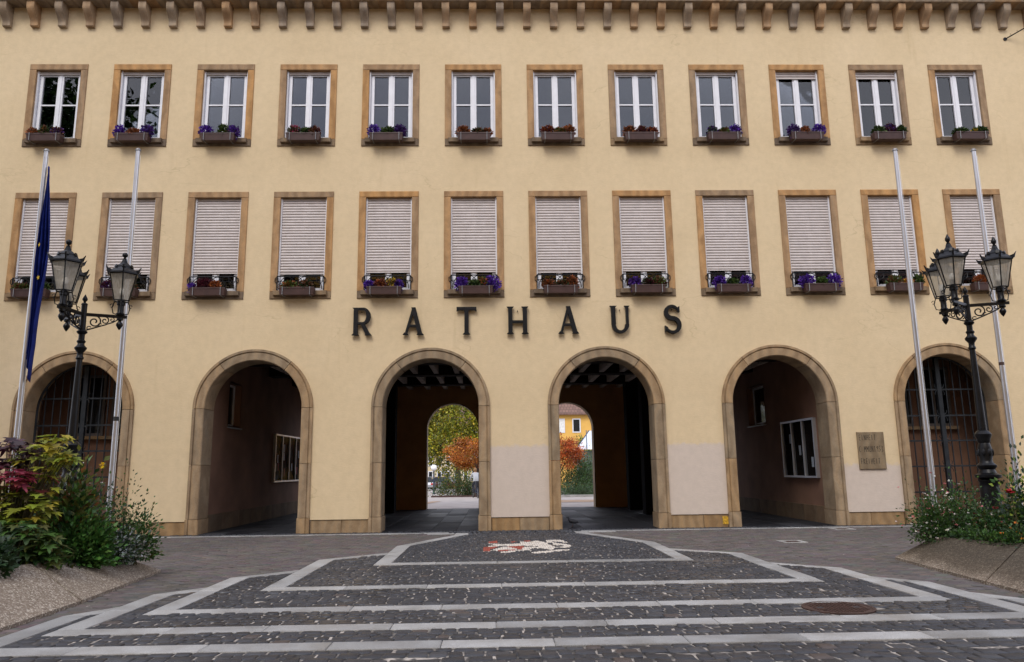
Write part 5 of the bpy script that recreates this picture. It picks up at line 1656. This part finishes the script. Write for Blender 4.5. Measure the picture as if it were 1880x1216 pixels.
bush("shrub", "low creeping greenery hanging over the left planter rim", (-6.02, -8.35, .27), (.16, .95, .20), 2600, [(3, DG), (3, MG), (1, OLV)], .06, nst=26)
yf = thing("yellow_flower", "single yellow flower on a long stem above the left planter", "flower", (-6.33, -7.4, .3))
MB().tube([(0, 0, 0), (.02, 0, .7), (.0, -.02, 1.27)], .006, 5).build("stalk", M['stem'], yf)
pp = np.tile(np.array([[0.0, -.02, 1.28]]), (11, 1)); aa = np.linspace(0, 2 * math.pi, 12)[:-1]
obj("petals", leaf_mesh("petals", T_PETAL, pp, np.stack([np.cos(aa), np.full(11, -.35), np.sin(aa)], 1), np.full(11, .055), pick_cols([(1, (0.75, 0.5, 0.02))], 11, .1), M['petal'], .2), yf)

bush("shrub", "dense fine leaved bush dotted with pink and white flowers at the right planter corner", (6.32, -7.05, .3), (.50, .38, .66), 6500, [(4, (0.045, 0.095, 0.02)), (2, DG), (2, MG)], .042, nst=30,
     flowers=[("white_blooms", 130, [(1, (0.75, 0.70, 0.64))], .026, 6), ("pink_blooms", 45, [(1, (0.6, 0.18, 0.2))], .03, 6)])
bush("shrub", "low green bush spilling left over the right planter end", (6.02, -7.05, .26), (.22, .25, .52), 1100, [(3, MG), (2, DG)], .038, nst=12,
     flowers=[("pink_buds", 22, [(1, (0.55, 0.15, 0.12)), (1, (0.6, 0.5, 0.45))], .022, 5)])
bush("shrub", "tangle of mid green leaves before the right lamp base", (6.66, -7.5, .33), (.42, .38, .50), 2000, [(3, (0.035, 0.09, 0.02)), (2, DG), (1, OLV)], .055, nst=14,
     flowers=[("dark_red_blooms", 6, [(1, (0.16, 0.02, 0.02))], .04, 9)])
bush("shrub", "tall dahlia plant with yellow blooms at the right edge", (7.05, -7.6, .36), (.26, .3, .95), 1300, [(3, DG), (2, GREYG), (2, MG), (1, LG)], .07, nst=14,
     flowers=[("yellow_blooms", 3, [(1, (0.7, 0.4, 0.02))], .045, 12)])
bush("shrub", "dark leafy shrub behind the tall plant at the right edge", (7.5, -7.9, .36), (.4, .4, .8), 1500, [(3, DG), (2, MG)], .07, nst=14)
bush("shrub", "low creeping greenery along the right planter rim", (6.22, -7.95, .36), (.14, .85, .13), 1800, [(3, DG), (3, MG)], .05, nst=24)
dh = thing("red_dahlia", "large red dahlia bloom left of the tall plant at the right edge", "flower", (6.83, -7.72, .36))
MB().tube([(.1, 0, 0), (.05, 0, .4), (0, -.02, .66)], .007, 5).build("stalk", M['stem'], dh)
na = 46; dd = rng.normal(0, 1, (na, 3)); dd[:, 2] = np.abs(dd[:, 2]) * .5; dd[:, 1] -= .2
obj("petals", leaf_mesh("petals", T_PETAL, np.tile([[0, -.02, .66]], (na, 1)), dd, rng.uniform(.05, .085, na), pick_cols([(1, (0.36, 0.012, 0.02))], na, .2), M['petal'], .4), dh)
bush("marigolds", "low orange marigolds along the right planter rim", (6.52, -8.45, .38), (.34, .3, .19), 700, [(3, DG), (2, MG)], .045, nst=10,
     flowers=[("orange_blooms", 22, [(2, (0.55, 0.16, 0.01)), (1, (0.6, 0.32, 0.02))], .03, 10)], cat="flowers")

# ------------------------------------------------------------------ pigeon, stickers, wall bracket
pg = thing("pigeon", "dark pigeon standing on the wet floor inside the arch right of centre", "pigeon", (1.36, .85, 0), R_(180))
bd = bpy.data.meshes.new("body")
ed_ = [(-.15, 0, .085), (-.09, 0, .11), (0, 0, .125), (.075, 0, .14), (.105, 0, .19), (.115, 0, .225), (.14, 0, .222)]
bd.from_pydata(ed_, [(i, i + 1) for i in range(6)], [])
bo = obj("body", bd, pg)
bd.materials.append(M['darkbird'])
md = bo.modifiers.new("skin", 'SKIN'); rad = [(.022, .008), (.04, .03), (.062, .058), (.052, .055), (.028, .03), (.03, .03), (.012, .012)]
for i, r in enumerate(rad): bd.skin_vertices[0].data[i].radius = r
bd.skin_vertices[0].data[2].use_root = True
bo.modifiers.new("sub", 'SUBSURF').levels = 2; bo.modifiers['sub'].render_levels = 2
MB().add([(-.12, -.02, .09), (-.12, .02, .09), (-.24, .035, .06), (-.24, -.035, .06), (-.12, -.02, .1), (-.12, .02, .1), (-.24, .035, .066), (-.24, -.035, .066)], [(0, 3, 2, 1), (4, 5, 6, 7), (0, 4, 7, 3), (1, 2, 6, 5), (2, 3, 7, 6)]).build("tail", M['darkbird'], pg)
for s in (-1, 1): MB().tube([(0.01, s * .025, .10), (.015, s * .025, .0)], .006, 5).tube([(.0, s * .025, .006), (.045, s * .03, .006)], .005, 5).build("leg", M['trough'], pg)
MB().tube([(.15, 0, .222), (.175, 0, .214)], [.008, .003], 5).build("beak", M['rubber'], pg)
st_ = MB().cbox(-.07, .07, -.034, -.028, 0, .19, .002).build("sticker", M['sticker'], None, (5.02, 0.0, .05))
tag(st_, "small yellow paper sticker on the plinth stone left of the second arch from right", "sticker")
st_.location = (5.00, .048, .06)
ib = thing("wall_bracket", "thin iron rod with spikes sticking out of the wall at the top right corner", "bracket", (13.62, 0, 12.98))
MB().lathe([(.05, -.02), (.05, .02)], n=12).xf(Matrix.Rotation(R_(90), 4, 'X')).build("wall_plate", M['iron'], ib)
mb = MB().tube([(0, 0, 0), (.5, -.35, .22), (1.2, -.8, .45)], .016, 6)
for i in range(8):
    t = (i + 1) / 9; mb.tube([(1.2 * t, -.8 * t, .45 * t), (1.2 * t - .03, -.8 * t, .45 * t + .07)], .006, 4)
mb.build("rod", M['iron'], ib)

# ------------------------------------------------------------------ rear square seen through the arches
def tree(name, label, c, trunk_h, tr, crown_c, crown_r, n, pal, size, group="trees and shrubs beyond the passage", clumps=40, branches=9):
    t = thing(name, label, "tree", c, 0, group)
    mb = MB(); cz = crown_c[2]
    mb.tube([(0, 0, -.1), (.05, 0, trunk_h * .5), (crown_c[0] * .4, crown_c[1] * .4, trunk_h), (crown_c[0], crown_c[1], cz + crown_r[2] * .3)], [tr * 1.25, tr, tr * .8, tr * .25], 8)
    cc = rng.normal(0, 1, (clumps, 3)); cc /= np.linalg.norm(cc, axis=1, keepdims=True); cc *= rng.uniform(.4, 1, (clumps, 1)) ** .6
    for i in range(branches):
        e = Vector(crown_c) + Vector(cc[i] * np.array(crown_r)) * .85
        mb.tube([(crown_c[0] * .4, crown_c[1] * .4, trunk_h * .95), (Vector((crown_c[0] * .4, crown_c[1] * .4, trunk_h))).lerp(e, .5) + Vector((0, 0, .15)), e], [tr * .5, tr * .3, tr * .1], 5)
    mb.build("trunk", M['bark'], t, smooth=True)
    wh = rng.integers(0, clumps, n); off = rng.normal(0, .13, (n, 3))
    tone = rng.uniform(.55, 1.35, clumps)[wh][:, None]
    p = (cc[wh] + off) * np.array(crown_r) + np.array(crown_c)
    obj("crown", leaf_mesh("crown", T_SIMPLE, p, off + rng.normal(0, .4, (n, 3)) * .4 + [0, 0, -.05], rng.uniform(.6, 1.3, n) * size, pick_cols(pal, n, .25) * tone, M['leaf'], 1.0), t)
def rz(d): return rear_z(d - 18.67)
def rp(px, d): return ((px - 907) / 1378 * d - .625, d - 18.67, rz(d))
tree("maple_tree", "large yellow green tree filling the left rear arch", rp(842, 66), 2.6, .22, (-.2, 0, 5.4), (3.6, 3.0, 3.6), 22000, [(3, (0.22, 0.24, 0.016)), (3, (0.34, 0.31, 0.02)), (2, (0.08, 0.11, 0.01)), (1, (0.46, 0.36, 0.025))], .23, clumps=90)
tree("maple_tree", "small orange leaved tree before the large green one", rp(873, 50), 1.3, .10, (0, 0, 2.75), (1.85, 1.3, 1.1), 9000, [(3, (0.42, 0.13, 0.015)), (2, (0.50, 0.20, 0.02)), (1, (0.30, 0.07, 0.015))], .11, clumps=34)
tree("maple_tree", "small red orange tree seen through the right rear arch", rp(1022, 50), 1.2, .10, (0, 0, 2.7), (1.7, 1.2, 1.15), 9000, [(3, (0.40, 0.075, 0.014)), (2, (0.48, 0.14, 0.02)), (1, (0.24, 0.05, 0.015))], .11, clumps=34)
bush("shrub", "green shrub hiding the foot of the glass pavilion", rp(1074, 53), (1.3, .8, 2.2), 5000, [(3, DG), (2, MG)], .10, group="trees and shrubs beyond the passage", nst=24)
tree("green_tree", "green tree beside the glass roof, mostly hidden by the right rear arch", rp(1090, 74), 3.0, .15, (0, 0, 4.0), (1.9, 1.6, 1.5), 3500, [(2, MG), (2, LG)], .18, clumps=26)
tree("green_tree", "green tree glimpsed in the slit between the dark pillars", rp(1176, 80), 2.6, .2, (0, 0, 4.6), (2.2, 2, 2.6), 4000, [(2, MG), (1, DG)], .22)
GRP = "trees and shrubs beyond the passage"
bush("shrub", "mixed green and yellow low bushes under the orange tree", rp(842, 52), (1.35, .8, 1.25), 4200, [(3, DG), (2, MG), (1, (0.22, 0.15, 0.02)), (1, OLV)], .10, group=GRP, nst=18)
bush("shrub", "dark shrub under the left orange tree, behind the cyclist", rp(872, 54), (.9, .7, 1.2), 2400, [(3, DG), (1, MG)], .10, group=GRP, nst=14)
bush("shrub", "dark green shrub mass under the red orange tree", rp(1048, 50.5), (1.9, .9, 2.3), 7500, [(3, DG), (2, MG), (1, OLV)], .10, group=GRP, nst=26)
bush("shrub", "low grey green lavender bush at the kerb", rp(1056, 47), (1.15, .6, .80), 3500, [(3, (0.06, 0.095, 0.05)), (1, MG)], .075, group=GRP, nst=20)
bush("shrub", "low dark shrubs between the pillars' slit", rp(1176, 60), (1.2, .6, 1.4), 1200, [(3, DG), (1, (0.12, 0.03, 0.08))], .10, group=GRP)
kb = MB().box(-.4, 4.2, 0, .15, 0, .12).build("kerb", M['granite'], None, (3.2, rp(0, 45.8)[1], rz(45.8) - .01)); struct(kb)
kb = MB().box(-3.2, .3, 0, .15, 0, .10).build("kerb", M['rust'], None, (-1.5, rp(0, 49.5)[1], rz(49.5) - .01)); struct(kb)

def globe_lamp(px, d, h, label):
    t = thing("globe_lamp", label, "street lamp", rp(px, d), 0, "globe lamps on the rear square")
    MB().lathe([(.09, 0), (.09, .3), (.06, .32), (.055, h - .5), (.08, h - .48), (.09, h - .42)], n=12).build("post", M['bluepost'], t, smooth=True)
    MB().ball((0, 0, h - .24), .235, 18, 12).build("globe", M['globe'], t, smooth=True)
globe_lamp(798.5, 60, 2.28, "white globe lamp on a dark post left of the orange tree")
globe_lamp(877.5, 51, 3.0, "white globe lamp peeking out behind the central pier")

def car(px, d, rot, body, label, scale=1.0):
    t = thing("parked_car", label, "car", rp(px, d), rot, "cars parked beyond the square"); t.scale = (scale,) * 3
    # side profile (y along the length, z up), lofted over three widths
    lower = [(-2.05, .35), (-2.1, .62), (-2.02, .88), (1.15, .95), (2.0, .80), (2.1, .55), (2.05, .32), (1.0, .25), (-1.0, .25)]
    V, F = [], []
    n = len(lower)
    for x_, k in ((-.86, .97), (-.80, 1.0), (.80, 1.0), (.86, .97)):
        V += [(x_, y_ * k, .3 + (z_ - .3) * (1 if abs(x_) < .85 else .94)) for y_, z_ in lower]
    for j in range(3):
        for i in range(n): F.append((j * n + i, j * n + (i + 1) % n, (j + 1) * n + (i + 1) % n, (j + 1) * n + i))
    F += [tuple(range(n - 1, -1, -1)), tuple(range(3 * n, 4 * n))]
    MB().add(V, F).build("body", body, t)
    V = [(-.78, -1.95, .9), (.78, -1.95, .9), (.78, 1.1, .94), (-.78, 1.1, .94), (-.58, -1.45, 1.46), (.58, -1.45, 1.46), (.58, .25, 1.46), (-.58, .25, 1.46)]
    MB().add(V, [(0, 1, 5, 4), (1, 2, 6, 5), (2, 3, 7, 6), (3, 0, 4, 7)]).build("cabin_windows", M['carglass'], t)
    MB().box(-.60, .60, -1.48, .28, 1.455, 1.49).build("roof", body, t)
    for s in (-1, 1):
        for yy_ in (-1.25, 1.28):
            MB().lathe([(.31, -.1), (.32, -.05), (.32, .05), (.31, .1)], n=16).xf(Matrix.Translation((s * .78, yy_, .31)) @ Matrix.Rotation(R_(90), 4, 'Y')).build("wheel", M['tyre'], t)
        MB().box(*sorted((s * .55, s * .80)), -2.115, -2.06, .62, .80).build("tail_light", M['taillight'], t)
car(787, 88, R_(0), M['carsilver'], "silver car at the left edge of the left rear arch")
car(808, 92, R_(70), M['carred'], "dark red car behind the globe lamp post")
car(797, 104, R_(90), M['carwhite'], "white car behind the dark red one")

def house(label, c, w_, dpt, eave, ridge, mat, wins, name="house", trim=None, group=None):
    t = thing(name, label, "house", c, 0, group)
    MB().box(0, w_, 0, dpt, -.5, eave).build("wall", M[mat], t)
    MB().add([(-.5, -.5, eave - .05), (w_ + .5, -.5, eave - .05), (w_ + .5, dpt / 2, ridge), (-.5, dpt / 2, ridge), (-.5, dpt + .5, eave - .05), (w_ + .5, dpt + .5, eave - .05), (-.5, -.5, eave - .2), (w_ + .5, -.5, eave - .2)],
             [(0, 1, 2, 3), (3, 2, 5, 4), (6, 7, 1, 0), (0, 3, 4), (1, 5, 2)]).build("roof", M['roof'], t)
    for (x_, z_, ww, hh, opened) in wins:
        f = MB(); rect_ring(f, x_, x_ + ww, z_, z_ + hh, .12, -.06, .0)
        fo = f.build("window", M['white'], t)
        MB().box(x_ + .11, x_ + ww - .11, -.03, -.002, z_ + .11, z_ + hh - .11).build("pane", M['curtain'] if opened else M['carglass'], fo)
    if trim: MB().box(0, w_, -.35, -.01, trim, trim + .5).build("fascia", M['redtrim'], t)
    return t
d_ = 86
hx = rp(1000, d_)
house("yellow house with brown tiled roof behind the right rear arch", (hx[0], hx[1], rz(d_)), 16, 10, 8.4, 13.5, 'yellowhouse',
      [(1.35, 6.2, .95, 1.6, True), (3.15, 6.2, .95, 1.6, False), (6.0, 6.2, .95, 1.6, False), (8.8, 6.2, .95, 1.6, False), (3.15, 2.6, .95, 1.7, False), (6.0, 2.6, .95, 1.7, False)])
d_ = 118
hx = rp(700, d_)
house("beige shop house with red fascia at the end of the parking street", (hx[0], hx[1], rz(d_)), 18, 10, 9.2, 13, 'beigehouse',
      [(6.2 + 1.35 * i, z_, .75, 1.5, False) for i in range(9) for z_ in (1.0, 3.2, 7.0)], trim=5.2)
pv = thing("glass_pavilion", "low pavilion with white glazed roof behind the red orange tree", "pavilion", rp(1056, 62))
MB().add([(0, 0, 2.95), (8, 0, 2.95), (8, 3, 4.6), (1.5, 3, 4.6), (1.5, 5, 4.6), (8, 5, 4.6)], [(0, 1, 2, 3), (3, 2, 5, 4)]).xf(Matrix.Translation((0, 0, .45))).build("roof", M['pavwhite'], pv)
for i in range(0, 9):
    x_ = i * .9
    MB().tube([(x_, -.01, 3.42), (min(8, x_ + (1.5 if i == 0 else .35)), 3, 5.08)], .035, 5).build("roof_rib", M['bluepost'], pv)
for i in range(0, 6): MB().box(i * 1.5 + .05, i * 1.5 + .15, .1, .2, -.1, 3.395).build("post", M['white'], pv)
for i in range(0, 5): MB().box(i * 1.5 + .16, i * 1.5 + 1.53, .13, .16, .1, 3.3).build("pane", M['pavglass'], pv)
sg = thing("road_sign", "small square road sign beside the orange tree", "sign", rp(817.5, 68))
MB().lathe([(.03, 0), (.03, 2.3)], n=8).build("post", M['galv'], sg); MB().box(-.25, .25, -.05, -.032, 1.6, 2.2).build("plate", M['pavwhite'], sg)
bn = thing("litter_bin", "small grey litter bin left of the low bushes", "bin", rp(811, 66))
MB().lathe([(.2, 0), (.22, .1), (.24, .85), (.22, .9), (.2, .88)], n=14).build("bin_body", M['galv'], bn); MB().lathe([(.25, .9), (.25, .94), (.1, 1.0)], n=14).build("bin_lid", M['bluepost'], bn)

# cyclist riding away
cy = rp(873, 46)
bk = thing("bicycle", "dark bicycle ridden across the rear square beside the central pier", "bicycle", cy, R_(16))
for yy_, nm in ((-.52, "wheel"), (.52, "wheel")):
    w_o = MB().tube([(0, yy_ + .33 * math.cos(a), .345 + .33 * math.sin(a)) for a in np.linspace(0, 2 * math.pi, 25)[:-1]], .02, 6, True).build("wheel", M['tyre'], bk)
    mb = MB()
    for a in np.linspace(0, math.pi, 7)[:-1]: mb.tube([(0, yy_ + .32 * math.cos(a), .345 + .32 * math.sin(a)), (0, yy_ - .32 * math.cos(a), .345 - .32 * math.sin(a))], .004, 4)
    mb.build("spokes", M['galv'], w_o)
mb = MB()
for a, b in (((0, -.52, .345), (0, -.05, .30)), ((0, -.05, .30), (0, -.2, .85)), ((0, -.2, .75), (0, .38, .82)), ((0, -.05, .3), (0, .38, .75)), ((0, -.52, .345), (0, -.18, .72)), ((0, .52, .345), (0, .36, .95))): mb.tube([a, b], .018, 6)
mb.build("frame", M['bluepost'], bk)
MB().tube([(-.28, .22, 1.0), (-.2, .34, 1.02), (0, .36, 1.0), (.2, .34, 1.02), (.28, .22, 1.0)], .014, 6).build("handlebar", M['galv'], bk)
MB().ball((0, -.22, .90), .11, 10, 6, (.9, 1.3, .45)).build("saddle", M['tyre'], bk)
MB().box(-.13, .13, -.72, -.40, .72, .98).build("rear_basket", M['trousers'], bk)
pe = thing("person", "cyclist in a pale grey top and dark trousers riding the bicycle", "person", cy, R_(16))
J = {'pel': (0, -.2, .98), 'sp': (0, -.12, 1.2), 'ch': (0, -.04, 1.40), 'nk': (0, 0, 1.50), 'hd': (0, .03, 1.60), 'ht': (0, .03, 1.72),
     'ls': (-.18, -.03, 1.42), 'le': (-.27, .08, 1.20), 'lw': (-.27, .22, 1.04), 'rs': (.18, -.03, 1.42), 're': (.27, .08, 1.20), 'rw': (.27, .22, 1.04),
     'lh': (-.1, -.17, .93), 'lk': (-.13, .16, .72), 'la': (-.11, .02, .34), 'lt': (-.11, .16, .28), 'rh': (.1, -.17, .93), 'rk': (.13, .18, .60), 'ra': (.11, -.02, .18), 'rt': (.11, .12, .12)}
keys = list(J); ix = {k: i for i, k in enumerate(keys)}
E_ = [('pel', 'sp'), ('sp', 'ch'), ('ch', 'nk'), ('nk', 'hd'), ('hd', 'ht'), ('ch', 'ls'), ('ls', 'le'), ('le', 'lw'), ('ch', 'rs'), ('rs', 're'), ('re', 'rw'), ('pel', 'lh'), ('lh', 'lk'), ('lk', 'la'), ('la', 'lt'), ('pel', 'rh'), ('rh', 'rk'), ('rk', 'ra'), ('ra', 'rt')]
rads = {'pel': .14, 'sp': .13, 'ch': .135, 'nk': .055, 'hd': .085, 'ht': .07, 'ls': .065, 'rs': .065, 'le': .045, 're': .045, 'lw': .035, 'rw': .035, 'lh': .09, 'rh': .09, 'lk': .06, 'rk': .06, 'la': .042, 'ra': .042, 'lt': .038, 'rt': .038}
pm = bpy.data.meshes.new("body"); pm.from_pydata([J[k] for k in keys], [(ix[a], ix[b]) for a, b in E_], [])
po = obj("body", pm, pe); po.modifiers.new("skin", 'SKIN')
for k in keys: pm.skin_vertices[0].data[ix[k]].radius = (rads[k], rads[k])
pm.skin_vertices[0].data[0].use_root = True
sb = po.modifiers.new("sub", 'SUBSURF'); sb.levels = 2; sb.render_levels = 2
def person_mat():
    mt, t, b = new_mat("person_clothes_and_skin")
    tc = t.nodes.new("ShaderNodeTexCoord"); sx = t.nodes.new("ShaderNodeSeparateXYZ"); t.links.new(tc.outputs['Object'], sx.inputs[0])
    r = ramp(t, [(0.0, (0.02, 0.022, 0.03)), (0.985 / 2, (0.42, 0.44, 0.47)), (1.50 / 2, (0.50, 0.30, 0.20))]); r.color_ramp.interpolation = 'CONSTANT'
    t.links.new(math_n(t, 'MULTIPLY', sx.outputs[2], .5), r.inputs[0]); t.links.new(r.outputs[0], b.inputs['Base Color']); b.inputs['Roughness'].default_value = .8
    return mt
pm.materials.append(person_mat())
MB().ball((0, .015, 1.645), .115, 12, 8, (.9, 1.0, 1.15)).build("hair", M['hair'], pe, smooth=True)

# ------------------------------------------------------------------ across the square, mirrored in the panes; houses added to shade the wall
OPP = "unseen houses added across the square behind the viewpoint"
for i, (mm, lab) in enumerate((('beigehouse', "unseen beige gabled house added across the square to shade the wall, mirrored in left windows"), ('yellowhouse', "unseen yellow house added across the square to shade the wall, mirrored in middle windows"), ('beigehouse', "unseen cream house added across the square to shade the wall, mirrored in right windows"))):
    hh = house(lab, (-39.0 + 26 * i + 25.0, -27.0, 0), 25.0, 11, (13.5, 14.5, 13.0)[i], (19.5, 20.5, 19.0)[i], mm, [(1.6 + 2.4 * k, z_, 1.1, 1.7, False) for k in range(10) for z_ in (1.2, 4.6, 8.2)], group=OPP)
    hh.rotation_euler = (0, 0, math.pi)
tree("green_tree", "tall dark tree left of the square, mirrored in the leftmost upper window", (-19.5, -11.5, 0), 7.5, .35, (0, 0, 14.0), (4.0, 4.0, 5.5), 7000, [(3, DG), (2, MG)], .42, group=None, clumps=60)
